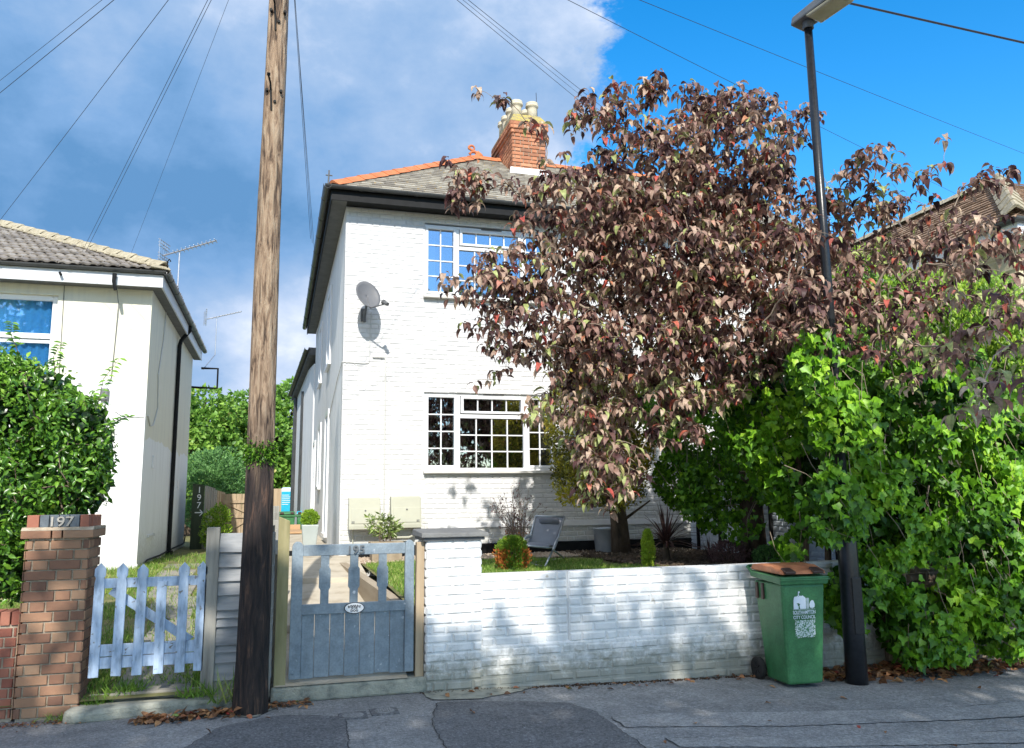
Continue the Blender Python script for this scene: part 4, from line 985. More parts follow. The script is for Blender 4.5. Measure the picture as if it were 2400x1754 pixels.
b = MB(); b.box(wx0 + .07, wx1 - .09, L + .09, L + .096, 4.36, wz1 - .09); b.build('pane', 'glass_clear', fr)
b = MB(); b.box(wx0 + .07, wx1 - .09, L + .10, L + .106, wz0 + .06, 4.20); b.build('pane', 'glass_clear', fr)
b = MB(); V = []; F = []
for i in range(60):
    u = wx0 + .02 + (wx1 - wx0 - .04) * i / 59; V += [(u, L + .16 + .022 * math.sin(i * 1.15) + .01 * math.sin(i * .37), wz0), (u, L + .16 + .022 * math.sin(i * 1.15), wz1)]
for i in range(59): F.append((2 * i, 2 * i + 2, 2 * i + 3, 2 * i + 1))
b.add(V, F); b.build('net_curtain', 'curtain', fr, smooth=True)
b = MB(); b.box(wx0 - .05, wx1 + .03, L - .06, L + .06, wz0 - .07, wz0); b.build('sill', 'sill_stone', fr, bevel=.006)
E2X, E2Y, E2Z = -1.93, 14.2, 5.44; p2 = R(25); c2, s2 = math.cos(p2), math.sin(p2)
b = MB(); b.box(-9, -1.98, E2Y + .03, L - .003, 5.17, 5.19); b.box(-2.147, -1.98, L - .003, 21.6, 5.17, 5.19); b.build('soffit', 'soffit_grey', h2)
b = MB(); b.box(-9, -1.955, E2Y, E2Y + .025, 5.16, 5.37); b.box(-1.98, -1.955, E2Y + .025, 21.6, 5.16, 5.37); b.build('fascia', 'pale_fascia', h2)
gutter((-9, E2Y - .045, 5.425), (-1.9, E2Y - .045, 5.425), .05, parent=h2)
gutter((-1.90, E2Y - .08, 5.42), (-1.90, 21.7, 5.42), .058, seg=.85, parent=h2)
b = MB(); rows = 14; g = .29
def tile2(mb, P0, U, S, Nn, clip):
    P0, U, S, Nn = map(Vector, (P0, U, S, Nn))
    for r in range(rows):
        s0 = r * g; a, c = clip(s0 + .1); u = a
        while u < c:
            u0, u1 = u, min(u + .29, c); u += .30
            if u1 - u0 < .05: continue
            q = random.uniform(-.006, .006); l = .045 + q
            prof = [(0, .0), (.04, .022), (.09, .022), (.13, 0), (.17, 0), (.21, .022), (.26, .022), (.29, 0)]
            prof = [(min(p, u1 - u0), hh) for p, hh in prof]
            sj = random.uniform(-.01, .01)
            V = [P0 + U * (u0 + p) + S * (s0 + sj) + Nn * (l + hh) for p, hh in prof] + [P0 + U * (u0 + p) + S * (s0 + g * 1.1) + Nn * (.012 + hh) for p, hh in prof] + [P0 + U * (u0 + p) + S * (s0 + sj) + Nn * (l + hh - .03) for p, hh in prof]
            n = 8; F = [(i, i + 1, n + i + 1, n + i) for i in range(n - 1)] + [(2 * n + i, 2 * n + i + 1, i + 1, i) for i in range(n - 1)]
            mb.add(V, F)
tile2(b, (E2X, E2Y - .04, E2Z), (-1, 0, 0), (0, c2, s2), (0, -s2, c2), lambda s: (s * c2 + .03, 7.0))
tile2(b, (E2X + .03, 21.6, E2Z), (0, -1, 0), (-c2, 0, s2), (s2, 0, c2), lambda s: (max(0, s * c2 - 1), 21.6 - E2Y - s * c2 - .03))
b.build('roof', 'roof_tile_left', h2)
b = MB(); k = 3.6; kz = k * math.tan(p2)
b.add([(-9, E2Y, E2Z - .02), (E2X, E2Y, E2Z - .02), (E2X - k, E2Y + k, E2Z + kz - .02), (-9, E2Y + k, E2Z + kz - .02), (E2X, 21.6, E2Z - .02), (E2X - k, 21.6 - k, E2Z + kz - .02), (-9, 21.6 - k, E2Z + kz), (-9, 21.6, E2Z)],
      [(0, 1, 2, 3), (1, 4, 5, 2), (3, 2, 5, 6), (4, 7, 6, 5)]); b.build('roof_deck', 'roof_tile_left', h2)
b = MB(); ridge_tiles(b, (E2X - .02, E2Y + .02, E2Z + .09), (E2X - k, E2Y + k, E2Z + kz + .09), 13, w=.13, rise=.07, drop=.05, step=.02); b.build('hip_tiles', 'ridge_mortar', h2, bevel=.02)
b = MB(); 
for i in range(26):
    a = i / 26; p = Vector((E2X - .02 - k * a, E2Y + .02 + k * a, E2Z + .05 + kz * a)); w_ = random.uniform(.13, .2)
    b.hexa([p + Vector(v) for v in ((-w_, -.10 - w_ * .6, -.03), (.12, -.02, -.03), (.05, .16, -.05), (-.2, .05, -.03), (-w_ * .8, -.08 - w_ * .4, .03), (.08, 0, .035), (.0, .12, .03), (-.18, .03, .03))])
b.build('hip_mortar', 'ridge_mortar', h2, bevel=.02)
b = MB(); b.tube([(E2X + .03, E2Y, E2Z), (E2X + .03, E2Y - .02, E2Z + .17), (E2X + .06, E2Y - .02, E2Z + .21), (E2X + .08, E2Y - .02, E2Z + .17)], .012, 6); b.build('hip_iron', 'black_paint', h2)
b = MB(); b.tube([(-1.93, 18.3, 5.37), (-1.93, 18.3, 5.26), (-2.08, 18.2, 5.02), (-2.10, 18.15, 4.9), (-2.10, 18.15, .5)], .042, 10); b.box(-2.16, -2.03, 18.05, 18.25, .45, .62); b.build('downpipe', 'black_paint', h2)
b = MB(); b.tube([(-2.13, 16.1, 5.15), (-2.135, 16.0, 4.6), (-2.135, 15.6, 3.9), (-2.135, 15.75, 3.3), (-2.135, 15.35, 2.95), (-2.135, 15.0, 2.9), (-2.14, 14.7, 3.05)], .012, 6); b.tube([(-2.16, 14.49, 3.0), (-2.5, 14.48, 3.02), (-2.62, 14.48, 3.1)], .006, 6); b.build('loose_cable', 'cable_white', h2)
b = MB(); b.tube([(-2.68, 14.18, 5.3), (-2.66, 14.46, 4.9), (-2.68, 14.48, 4.2), (-2.70, 14.48, 3.65), (-2.76, 14.46, 3.5)], .006, 6); b.tube([(-3.5, 14.49, 5.2), (-3.47, 14.49, 3.2)], .005, 6); b.build('wall_cable', 'soffit_grey', h2)
b = MB(); b.tube([(-2.69, 14.15, 5.33), (-2.69, 14.12, 5.2), (-2.66, 14.12, 5.05)], [.035, .03, .025], 8); b.tube([(-3.5, 14.15, 5.3), (-3.47, 14.12, 5.25)], .02, 8); b.build('cable_clamp', 'black_paint', h2)
b = MB(); b.box(-2.845, -2.715, L - .07, L - .002, 3.26, 3.47); o = b.build('alarm_box', 'dish_grey', bevel=.025); tag(o, 'small grey alarm box on the cream house wall', 'alarm box')
for q in ((-2.148, -2.12, 15.5, 15.62, 2.2, 2.42), (-2.148, -2.13, 19.6, 19.7, 1.9, 2.1), (-2.149, -2.12, 15.4, 16.2, 1.0, 1.04)): b = MB(); b.box(*q); b.build('wall_fitting', 'render_white', h2)
b = MB(); b.tube([(-2.12, 14.6, .5), (-2.12, 15.4, .62), (-2.12, 17, .60), (-2.12, 19, .62), (-2.12, 21.2, .62), (-2.12, 21.4, .8)], .016, 6); b.build('base_pipe', 'black_paint', h2)
b = MB(); b.tube([(-1.95, 21.5, 4.95), (-1.55, 21.5, 4.95), (-1.55, 21.5, 4.45), (-1.95, 21.5, 4.45)], .03, 6); b.tube([(-1.95, 21.5, 4.45), (-2.2, 21.4, 4.45)], .03, 6); b.build('iron_bracket', 'black_paint', h2)

# aerials
def aerial(loc, lab, s=1.0, mast=1.35, yaw=0, arm=None):
    t = thing('tv_aerial', loc, lab, 'aerial', 'rooftop television aerials')
    x, y, z = loc
    b = MB()
    if arm: b.tube([arm, (x, y, z), (x, y, z + mast)], .018 * s, 8)
    else: b.tube([(x, y, z), (x, y, z + mast)], .018 * s, 8)
    b.build('mast', 'metal_grey', t)
    c, q = math.cos(yaw), math.sin(yaw)
    def P(a, bb, h): return (x + a * c - bb * q, y + a * q + bb * c, z + mast + h)
    b = MB(); b.tube([P(-.35 * s, 0, -.08 * s), P(.75 * s, 0, .30 * s)], .017 * s, 6)
    for i in range(11):
        a = -.1 + i * .083; b.tube([P(a * s, -.14 * s, (.04 + a * .345) * s), P(a * s, .14 * s, (.04 + a * .345) * s)], .008 * s, 5)
    b.build('boom', 'metal_grey', t)
    b = MB()
    for zz in (-.22, -.15, -.08, .08, .15, .22):
        b.tube([P(-.36 * s, -.26 * s, zz * s), P(-.30 * s + abs(zz) * .1, .26 * s, zz * s)], .010 * s, 5)
    for yy in (-.26, -.13, 0, .13, .26): b.tube([P(-.34 * s, yy * s, -.22 * s), P(-.34 * s, yy * s, .22 * s)], .010 * s, 5)
    b.build('reflector', 'metal_grey', t)
    return t
aerial((-2.18, 18.0, 5.95), 'television aerial nearer the roof corner of the cream house', 1.0, .95, -.15, (-1.97, 17.2, 5.2))
aerial((-1.72, 22.6, 5.5), 'television aerial on a cranked mast at the far end of the cream house', .85, 1.0, .25, (-1.95, 22.0, 5.0))
t = thing('tv_aerial', (12.6, 15.0, 8.8), 'slim television aerial rising behind the red leaved tree', 'aerial', 'rooftop television aerials')
A, Bq = Vector((12.0, 15.0, 8.75)), Vector((13.1, 15.0, 9.22))
b = MB(); b.tube([A, Bq], .018, 6); b.tube([A, A + Vector((0, 0, -3))], .02, 6); b.build('boom', 'metal_grey', t)
b = MB()
for f_ in (.0, .3, .62, .9):
    p = A.lerp(Bq, f_)
    for d in ((.11, 0, -.22), (-.05, .2, .2)): b.tube([p - Vector(d), p + Vector(d)], .008, 5)
b.build('elements', 'metal_grey', t)

# ================================================================== RIGHT HOUSE
h3 = thing('stone_house', (12, 10, 0), 'buff stone house with brown tiled hip roof at the far right', 'house')
b = MB(); b.box(9.5, 16, 8.2, 14, -.2, 5.05); b.build('wall', 'stone_buff', h3)
b = MB(); bricks(b, (9.495, 14, 0), (0, -1, 0), (-1, 0, 0), 5.8, 5.0, L=.5, c=.22, relief=.012, j=.02, jit=.006, wob=.01, soft=.02)
bricks(b, (9.5, 8.195, 0), (1, 0, 0), (0, -1, 0), 6, 5.0, L=.5, c=.22, relief=.012, j=.02, jit=.006, wob=.01, soft=.02); b.build('stonework', 'stone_buff', h3)
b = MB(); b.box(9.30, 9.33, 7.95, 14, 5.0, 5.16); b.box(9.33, 16, 7.95, 7.98, 5.0, 5.16); b.box(9.33, 9.49, 7.98, 14, 5.0, 5.02); b.box(9.49, 16, 7.98, 8.19, 5.0, 5.02); b.build('fascia', 'upvc', h3)
gutter((9.27, 7.9, 5.2), (9.27, 14, 5.2), .06, parent=h3); gutter((9.2, 7.92, 5.2), (16, 7.92, 5.2), .06, parent=h3)
b = MB(); p3 = math.atan2(1.35, 1.8); c3, s3 = math.cos(p3), math.sin(p3); zr = 5.2
tile_slope(b, (9.25, 14.2, zr), (0, -1, 0), (c3, 0, s3), (-s3, 0, c3), 17, .14, .165, .1, clip=lambda s: (0, 14.2 - 7.9 - s * c3), thick=.02, lift=.035, jit=.006)
tile_slope(b, (9.25, 7.9, zr), (1, 0, 0), (0, c3, s3), (0, -s3, c3), 17, .14, .165, .1, clip=lambda s: (s * c3, 7), thick=.02, lift=.035, jit=.006)
b.build('roof', 'roof_tile_right', h3)
kk = 1.85; kz3 = kk * s3 / c3
b = MB(); b.add([(9.25, 14.2, zr), (9.25, 7.9, zr), (9.25 + kk, 7.9 + kk, zr + kz3), (9.25 + kk, 14.2, zr + kz3), (16, 7.9, zr), (16, 7.9 + kk, zr + kz3), (16, 14.2, zr + kz3)], [(0, 1, 2, 3), (1, 4, 5, 2), (3, 2, 5, 6)]); b.build('roof_deck', 'roof_tile_right', h3)
b = MB(); ridge_tiles(b, (9.27, 7.92, zr + .08), (9.25 + kk, 7.9 + kk, zr + kz3 + .08), 7, w=.16, rise=.09, drop=.06, step=.02)
ridge_tiles(b, (9.25 + kk, 7.9 + kk, zr + kz3 + .05), (9.25 + kk, 14.2, zr + kz3 + .05), 12, w=.16, rise=.07, drop=.06, step=.01); b.build('ridge_tiles', 'ridge_mortar', h3)
# ================================================================== UTILITY POLE
t = thing('utility_pole', (-.145, 6.8, 0), 'tall brown wooden utility pole with a darker lower part', 'utility pole')
b = MB(); n = 40; rings = 90; V = []; F = []
rsn = np.random.RandomState(3); ph = rsn.uniform(0, 6.28, 8)
for i in range(rings + 1):
    z = -.05 + 8.2 * i / rings; r = .122 - .0068 * z + (.012 * max(0, 1 - z / .35) if z > 0 else .012); cx = -.146 + .0024 * z + .006 * math.sin(z * 1.3); cy = 6.8 + .004 * math.sin(z * 1.9 + 1)
    for k in range(n):
        a = 2 * math.pi * k / n
        dr = .0022 * math.sin(a * 9 + ph[0] + z * .6) + .002 * math.sin(a * 15 + ph[1] - z * 1.1) + .0015 * math.sin(a * 4 + z * 2.3) + rsn.uniform(-.0012, .0012)
        V.append((cx + math.cos(a) * (r + dr), cy + math.sin(a) * (r + dr), z))
for i in range(rings):
    for k in range(n): F.append((i * n + k, i * n + (k + 1) % n, (i + 1) * n + (k + 1) % n, (i + 1) * n + k))
F.append(tuple(range(rings * n, rings * n + n)))
b.add(V, F); b.build('shaft', 'pole_wood', t, smooth=True)
for (z, dx) in ((5.80, .035), (5.06, .0)):
    b = MB(); x = -.137 + dx * .3; y = 6.8 - .085
    b.tube([(x - .015, y - .004, z - .18), (x - .03, y - .012, z + .06), (x - .045, y - .10, z + .08)], .008, 6); b.tube([(x - .045, y - .10, z + .08), (x - .045, y - .115, z + .10)], .014, 6)
    b.tube([(x - .055, y + .02, z + .0), (x - .058, y - .02, z + .0)], .013, 6); b.tube([(x + .055, y + .03, z + .0), (x + .058, y - .02, z + .0)], .013, 6)
    b.tube([(x + .01, y + .02, z - .10), (x + .01, y - .02, z - .10)], .013, 6)
    b.build('step_iron', 'black_paint', t)
b = MB(); b.tube([(-.146, 6.8, 7.36), (-.146, 6.8, 7.46)], [.105, .105], 16); b.build('ring_head', 'soffit_grey', t)
# sprig of foliage caught on the pole
rs = np.random.RandomState(21); n = 650
a = rs.uniform(-2.95, -.2, n); P = np.stack([-.135 + np.cos(a) * rs.uniform(.105, .125, n), 6.8 + np.sin(a) * rs.uniform(.105, .125, n), 1.98 + rs.normal(0, .045, n)], 1)
D = np.stack([np.cos(a) * .7, np.sin(a) * .7, rs.normal(-.5, .6, n)], 1)
t = thing('pole_fern', (-.135, 6.7, 1.98), 'clump of green foliage growing round the utility pole', 'plant')
leaf_object('foliage', T_small(.22), P, D, rdir(n), rs.uniform(.02, .042, n), rs.random(n) * .8, 'leaf_bush', t)

# ================================================================== WIRES
TOP = Vector((-.14, 6.8, 7.40))
def wire(end, r, lab, sag=.004, group='overhead wires from the utility pole', mname='wire_black', start=None, off=(0, 0, 0)):
    A = (Vector(start) if start else TOP) + Vector(off); Bq = Vector(end); L = (Bq - A).length
    pts = [A.lerp(Bq, i / 24) - Vector((0, 0, 4 * sag * L * (i / 24) * (1 - i / 24))) for i in range(25)]
    b = MB(); b.tube(pts, r, 5); o = b.build('overhead_wire', mname)
    tag(o, lab, 'wire', group); return o
WIRES = [
    ((-9.122, 20.44, 8.62), 0.0032, 'uppermost overhead wire crossing the top left corner', None),
    ((-9.094, 20.44, 8.244), 0.0045, 'thick twin overhead wire just below the uppermost left wire', None),
    ((-6.946, 19.1, 5.863), 0.0035, 'single overhead wire slanting down to the left above the cream house roof', None),
    ((-3.47, 15.3, 5.964), 0.0032, 'left one of the close pair of wires dropping to the cream house roof', None),
    ((-3.421, 15.3, 5.944), 0.0032, 'right one of the close pair of wires dropping to the cream house roof', None),
    ((-2.798, 16.0, 6.185), 0.0022, 'faint thin wire dropping behind the cream house hip', None),
    ((0.413, 13.8, 6.073), 0.003, 'left one of three wires dropping from the pole to the white house eaves', None),
    ((0.457, 14.2, 6.127), 0.003, 'middle one of three wires dropping from the pole to the white house eaves', None),
    ((0.512, 14.6, 6.096), 0.003, 'right one of three wires dropping from the pole to the white house eaves', None),
    ((13.372, 22.64, 11.188), 0.004, 'lower wire of the close group running behind the red leaved tree', None),
    ((13.638, 22.64, 11.303), 0.003, 'middle wire of the close group running behind the red leaved tree', None),
    ((13.865, 22.64, 11.392), 0.004, 'upper wire of the close group running behind the red leaved tree', None),
    ((25.459, 20.6, 10.303), 0.004, 'single wire running from the pole down to the stone house roof', None),
    ((27.006, 18.32, 10.988), 0.004, 'single wire crossing the blue sky high behind the street lamp', None),
    ((16.185, 9.0, 8.451), 0.017, 'thick purplish cable above the street lamp in the top right corner', (2.554, 9.0, 8.937)),
]
for (end, r, lab, st) in WIRES: wire(end, r, lab, .002, start=st, mname='wire_purple' if 'purple' in lab else 'wire_black', off=(0, 0, 0) if st else (random.uniform(-.04, .04), 0, random.uniform(-.03, .03)))

# ================================================================== STREET LAMP
LX, LY = 5.13, 6.5
t = thing('street_lamp', (LX, LY, -.1), 'black street lamp column with a flat lantern head beside the green bin', 'street lamp')
b = MB(); b.lathe([(.098, 0), (.094, .5), (.090, 1.0), (.088, 1.28), (.080, 1.335), (.05, 1.38)], (LX, LY, -.12), 24, 'z'); b.build('base', 'lamp_paint', t, smooth=True)
b = MB(); b.box(LX - .05, LX + .05, LY - .0965, LY - .088, .35, .85); b.build('door', 'lamp_paint', t, bevel=.004)
b = MB(); b.tube([(LX, LY, 1.2), (LX - .01, LY, 4), (LX - .015, LY, 6.41)], [.050, .046, .040], 20); b.build('column', 'lamp_paint', t, smooth=True)
hd = Vector((.30, -1, .10)).normalized(); sd = hd.cross(Vector((0, 0, 1))).normalized(); up = sd.cross(hd)
O = Vector((LX - .015, LY, 6.46))
def hp(a, s, h): return O + hd * a + sd * s + up * h
b = MB(); b.hexa([hp(-.14, -.11, -.02), hp(.50, -.14, -.02), hp(.50, .14, -.02), hp(-.14, .11, -.02), hp(-.12, -.09, .08), hp(.46, -.115, .11), hp(.46, .115, .11), hp(-.12, .09, .08)]); b.build('lantern_housing', 'lamp_head', t, bevel=.02)
b = MB(); b.hexa([hp(.08, -.11, -.055), hp(.45, -.11, -.055), hp(.45, .11, -.055), hp(.08, .11, -.055), hp(.05, -.12, -.021), hp(.48, -.125, -.021), hp(.48, .125, -.021), hp(.05, .12, -.021)]); b.build('lens', 'lamp_lens', t, bevel=.012)
b = MB(); b.tube([O + Vector((0, 0, -.10)), O + Vector((0, 0, .01))], .056, 16); b.build('collar', 'lamp_head', t)

# ================================================================== WHEELED BIN
def make_bin(loc, rz, lab, big=True, grp=None, lidmat='bin_lid'):
    """bin front faces local -Y, hinge and wheels at +Y; origin at ground centre"""
    t = thing('wheelie_bin', (0, 0, 0), lab, 'bin', grp)
    parts = []
    h = 1.0
    b = MB()
    wb, wt, db, dt = .175, .235, .19, .265
    b.hexa([(-wb, -db, .03), (wb, -db, .03), (wb, db - .02, .03), (-wb, db - .02, .03), (-wt + .02, -dt + .02, .90), (wt - .02, -dt + .02, .90), (wt - .02, dt - .02, .90), (-wt + .02, dt - .02, .90)])
    parts.append(b.build('body', 'bin_green', t, bevel=.025))
    b = MB(); b.hexa([(-.15, -.222, .10), (.15, -.222, .10), (.15, -.21, .10), (-.15, -.21, .10), (-.185, -.262, .80), (.185, -.262, .80), (.185, -.245, .80), (-.185, -.245, .80)]) if False else None
    b = MB(); b.hexa([(-wt, -dt, .895), (wt, -dt, .895), (wt, dt, .93), (-wt, dt, .93), (-wt - .01, -dt - .012, .965), (wt + .01, -dt - .012, .965), (wt + .01, dt, .985), (-wt - .01, dt, .985)])
    parts.append(b.build('rim', 'bin_green', t, bevel=.010))
    b = MB(); b.box(-wt - .013, wt + .013, -dt - .018, -dt - .006, .935, .945); parts.append(b.build('rim_rib', 'bin_green', t, bevel=.003))
    for sx in (-1, 1):
        for k in range(2):
            b = MB(); y = .06 + k * .10; x = sx * (wt - .012)
            b.hexa([(x - .010, y, .74), (x + .010, y, .74), (x + .010, y + .035, .74), (x - .010, y + .035, .74), (x - .004, y, .885), (x + .018, y, .885), (x + .018, y + .035, .885), (x - .004, y + .035, .885)])
            parts.append(b.build('slot', 'bin_dark', t, bevel=.004))
    b = MB(); b.prism([(-dt + .0, .985), (-dt + .03, 1.015), (-.10, 1.055), (.10, 1.06), (dt - .03, 1.045), (dt, .995)], -wt + .005, wt - .005, 'x'); parts.append(b.build('lid', lidmat, t, bevel=.014))
    for sx in (-1, 1):
        b = MB(); b.hexa([(sx * .14 - .05, -dt - .012, .985), (sx * .14 + .05, -dt - .012, .985), (sx * .14 + .05, -dt + .08, 1.02), (sx * .14 - .05, -dt + .08, 1.02), (sx * .14 - .055, -dt - .02, 1.012), (sx * .14 + .055, -dt - .02, 1.012), (sx * .14 + .04, -dt + .07, 1.045), (sx * .14 - .04, -dt + .07, 1.045)])
        parts.append(b.build('lid_grip', 'bin_dark', t, bevel=.008))
    b = MB(); b.tube([(-wt + .01, dt - .02, .97), (-wt + .01, dt + .06, 1.015), (-wt + .03, dt + .075, 1.02), (wt - .03, dt + .075, 1.02), (wt - .01, dt + .06, 1.015), (wt - .01, dt - .02, .97)], .014, 8); parts.append(b.build('handle', 'bin_green', t, smooth=True))
    b = MB(); b.tube([(-.22, .235, .10), (.22, .235, .10)], .012, 8); parts.append(b.build('axle', 'galv', t))
    for sx in (-1, 1):
        x = sx * .215
        b = MB(); b.lathe([(.062, -.02), (.098, -.024), (.103, -.012), (.103, .012), (.098, .024), (.062, .02)], (x, .235, .10), 28, 'x'); wl = b.build('wheel', 'rubber', t, smooth=True)
        b = MB(); b.lathe([(.02, -.018), (.063, -.012), (.063, .012), (.02, .018)], (x, .235, .10), 20, 'x')
        for k in range(5):
            a = k * 1.2566; b.tube([(x + sx * .018, .235 + .02 * math.cos(a), .10 + .02 * math.sin(a)), (x + sx * .018, .235 + .06 * math.cos(a), .10 + .06 * math.sin(a))], .006, 5)
        q = b.build('hub', 'black_paint', None); q.parent = wl
    t.location = loc; t.rotation_euler = (0, 0, rz)
    return t
bn = make_bin((4.56, 6.63, gz(4.56)), R(-3), 'green wheeled bin with a reddish brown lid against the white wall')
bpy.context.view_layer.update()
BM = bn.matrix_world.copy()
# council print on the front: a castle, two lines of lettering and a worn sticker
def onbin(u, z):  # front face coordinates
    yb = -.19 - (.245 - .19) * (z - .03) / .87; return yb
tilt = math.atan2(.055, .87)
FB = Matrix.Translation((0, 0, 0))
def bin_text(body, size, x, z, xs):
    Mx = BM @ Matrix.Translation((x, onbin(0, z) - .003, z)) @ Matrix.Rotation(tilt, 4, 'X') @ FRONT
    o = text_mesh(body, size, .0008, 'lettering', 'print_white', Mx, None, xs=xs, font_offset=.0004); o.parent = bn; o.matrix_parent_inverse = BM.inverted(); return o
bin_text('SOUTHAMPTON', .041, .0, .640, .74); bin_text('CITY COUNCIL', .041, .0, .597, .78)
def flat(name, polys, mname):
    b = MB()
    for pl in polys:
        n = len(pl); V = [BM @ Vector((x, onbin(0, z) - .0035, z)) for x, z in pl]; b.add(V, [tuple(range(n))])
    o = b.build(name, mname); o.parent = bn; o.matrix_parent_inverse = BM.inverted(); return o
gt = .700
flat('castle_emblem', [
    [(-.105, .683), (-.062, .683), (-.062, .71), (-.068, .728), (-.078, .728), (-.098, .76), (-.100, .775), (-.105, .76)],
    [(-.105, .76), (-.098, .76), (-.078, .728), (-.068, .734), (-.055, .734), (-.047, .728), (-.040, .728), (-.0, .79), (-.012, .80), (-.03, .795), (-.04, .80), (-.055, .79), (-.062, .80), (-.08, .79), (-.09, .795), (-.10, .783)],
    [(-.040, .683), (.018, .683), (.018, .77), (.012, .782), (.0, .79), (-.040, .728), (-.046, .71)],
    [(-.060, .795), (-.050, .795), (-.050, .822), (-.040, .824), (-.040, .836), (-.058, .836)],
    [(-.06, .683), (-.055, .683), (-.055, .71), (-.06, .71)],
    [(.055, .70), (.062, .69), (.098, .69), (.105, .70), (.106, .72), (.095, .75), (.078, .758), (.062, .745), (.052, .72)], [(.075, .683), (.083, .683), (.083, .692), (.075, .692)]] +
    [[(.022, z), (.048, z), (.048, z + .006), (.022, z + .006)] for z in np.arange(.686, .775, .0105)] + [[(-.11, .677), (.11, .677), (.11, .6795), (-.11, .6795)], [(-.105, .636), (.105, .636), (.105, .638), (-.105, .638)]], 'print_white')
m, tt, pb, out = nt('worn_sticker')
tc = N(tt, 'ShaderNodeTexCoord'); nz = N(tt, 'ShaderNodeTexNoise', i_Scale=95, i_Detail=3); tt.links.new(tc.outputs['Object'], nz.inputs['Vector'])
rp = ramp(tt, [(.46, (.055, .20, .08)), (.52, (.62, .68, .68))]); tt.links.new(nz.outputs['Fac'], rp.inputs[0]); tt.links.new(rp.outputs[0], pb.inputs['Base Color']); pb.inputs['Roughness'].default_value = .6
rs = np.random.RandomState(8); ring = []
for (x0, z0, x1, z1) in ((-.095, .435, .105, .435), (.105, .435, .105, .585), (.105, .585, -.095, .585), (-.095, .585, -.095, .435)):
    for i in range(14): f_ = i / 14; ring.append((x0 + (x1 - x0) * f_ + rs.uniform(-.004, .004), z0 + (z1 - z0) * f_ + rs.uniform(-.004, .004)))
flat('worn_sticker', [ring], 'worn_sticker')

# ================================================================== GARDEN OBJECTS
# folding chair
GZ = .752
t = thing('garden_chair', (3.7, 10.2, GZ), 'grey folding garden chair with a padded headrest on the lawn', 'chair')
K = {'L': {'top': (3.343, 10.45, 1.364), 'seatb': (3.142, 10.15, 1.003), 'mid': (3.189, 10.2, 1.108), 'foot': (3.183, 10.6, 0.765), 'seatf': (2.908, 9.75, 1.029), 'arm': (3.021, 9.9, 1.103), 'rfoot': (2.907, 10.0, 0.765)}, 'R': {'top': (3.756, 10.45, 1.346), 'seatb': (3.469, 10.05, 0.967), 'mid': (3.535, 10.1, 1.083), 'foot': (3.181, 9.6, 0.765), 'seatf': (3.236, 9.65, 0.995), 'arm': (3.331, 9.7, 0.959), 'rfoot': (3.887, 10.85, 0.765)}}
b = MB()
for s in (0, 1):
    fr_ = K['L'] if s == 0 else K['R']
    b.tube([fr_['top'], fr_['mid'], fr_['foot']], .013, 8); b.tube([fr_['seatb'], fr_['seatf']], .013, 8); b.tube([fr_['arm'], fr_['rfoot']], .011, 8); 
b.tube([K['L']['top'], K['R']['top']], .014, 8); b.tube([K['L']['foot'], K['R']['foot']], .012, 8); b.tube([K['L']['rfoot'], K['R']['rfoot']], .012, 8); b.tube([K['L']['seatf'], K['R']['seatf']], .012, 8)
b.build('frame', 'galv', t, smooth=True)
def sheetq(name, A, Bq, C, D, sagv, mname, n=12, th=.006):
    b = MB(); A, Bq, C, D = map(Vector, (A, Bq, C, D)); V = []; F = []
    nn = (Bq - A).cross(D - A).normalized()
    for i in range(n + 1):
        for j in range(n + 1):
            u, v = i / n, j / n; p = (A * (1 - u) + Bq * u) * (1 - v) + (D * (1 - u) + C * u) * v
            V.append(p + nn * sagv * 4 * v * (1 - v) * (.6 + .4 * 4 * u * (1 - u)))
    for i in range(n):
        for j in range(n): F.append((i * (n + 1) + j, (i + 1) * (n + 1) + j, (i + 1) * (n + 1) + j + 1, i * (n + 1) + j + 1))
    b.add(V, F); o = b.build(name, mname, t, smooth=True); md = o.modifiers.new('s', 'SOLIDIFY'); md.thickness = th; return o
sheetq('backrest', K['L']['seatb'], K['R']['seatb'], K['R']['top'], K['L']['top'], .02, 'fabric')
sheetq('seat', K['L']['seatf'], K['R']['seatf'], K['R']['seatb'], K['L']['seatb'], .05, 'fabric')
lt, rt, lb, rb = [Vector(K[a][c]) for a, c in (('L', 'top'), ('R', 'top'), ('L', 'seatb'), ('R', 'seatb'))]
def bk(u, v): return (lt * (1 - u) + rt * u) * (1 - v) + (lb * (1 - u) + rb * u) * v + Vector((0, -.02, 0))
b = MB(); b.tube([bk(.16, .17), bk(.2, .17), bk(.8, .17), bk(.84, .17)], [.03, .048, .048, .03], 12); b.build('headrest', 'cushion', t, smooth=True)
for s in ('L', 'R'):
    a_ = Vector(K[s]['arm']); m_ = Vector(K[s]['mid']); b = MB(); b.tube([a_, a_.lerp(m_, .5) + Vector((0, 0, .01)), m_], [.016, .02, .016], 8); b.build('armrest', 'galv', t)

# metal tub
t = thing('metal_planter', (4.9, 11.8, GZ), 'round pale metal planter tub by the black plinth of the house', 'planter')
b = MB(); b.lathe([(.185, 0), (.19, .02), (.215, .36), (.225, .37), (.225, .39), (.205, .39), (.2, .3)], (4.92, 11.75, GZ), 36, 'z'); b.build('tub', 'galv', t, smooth=True)
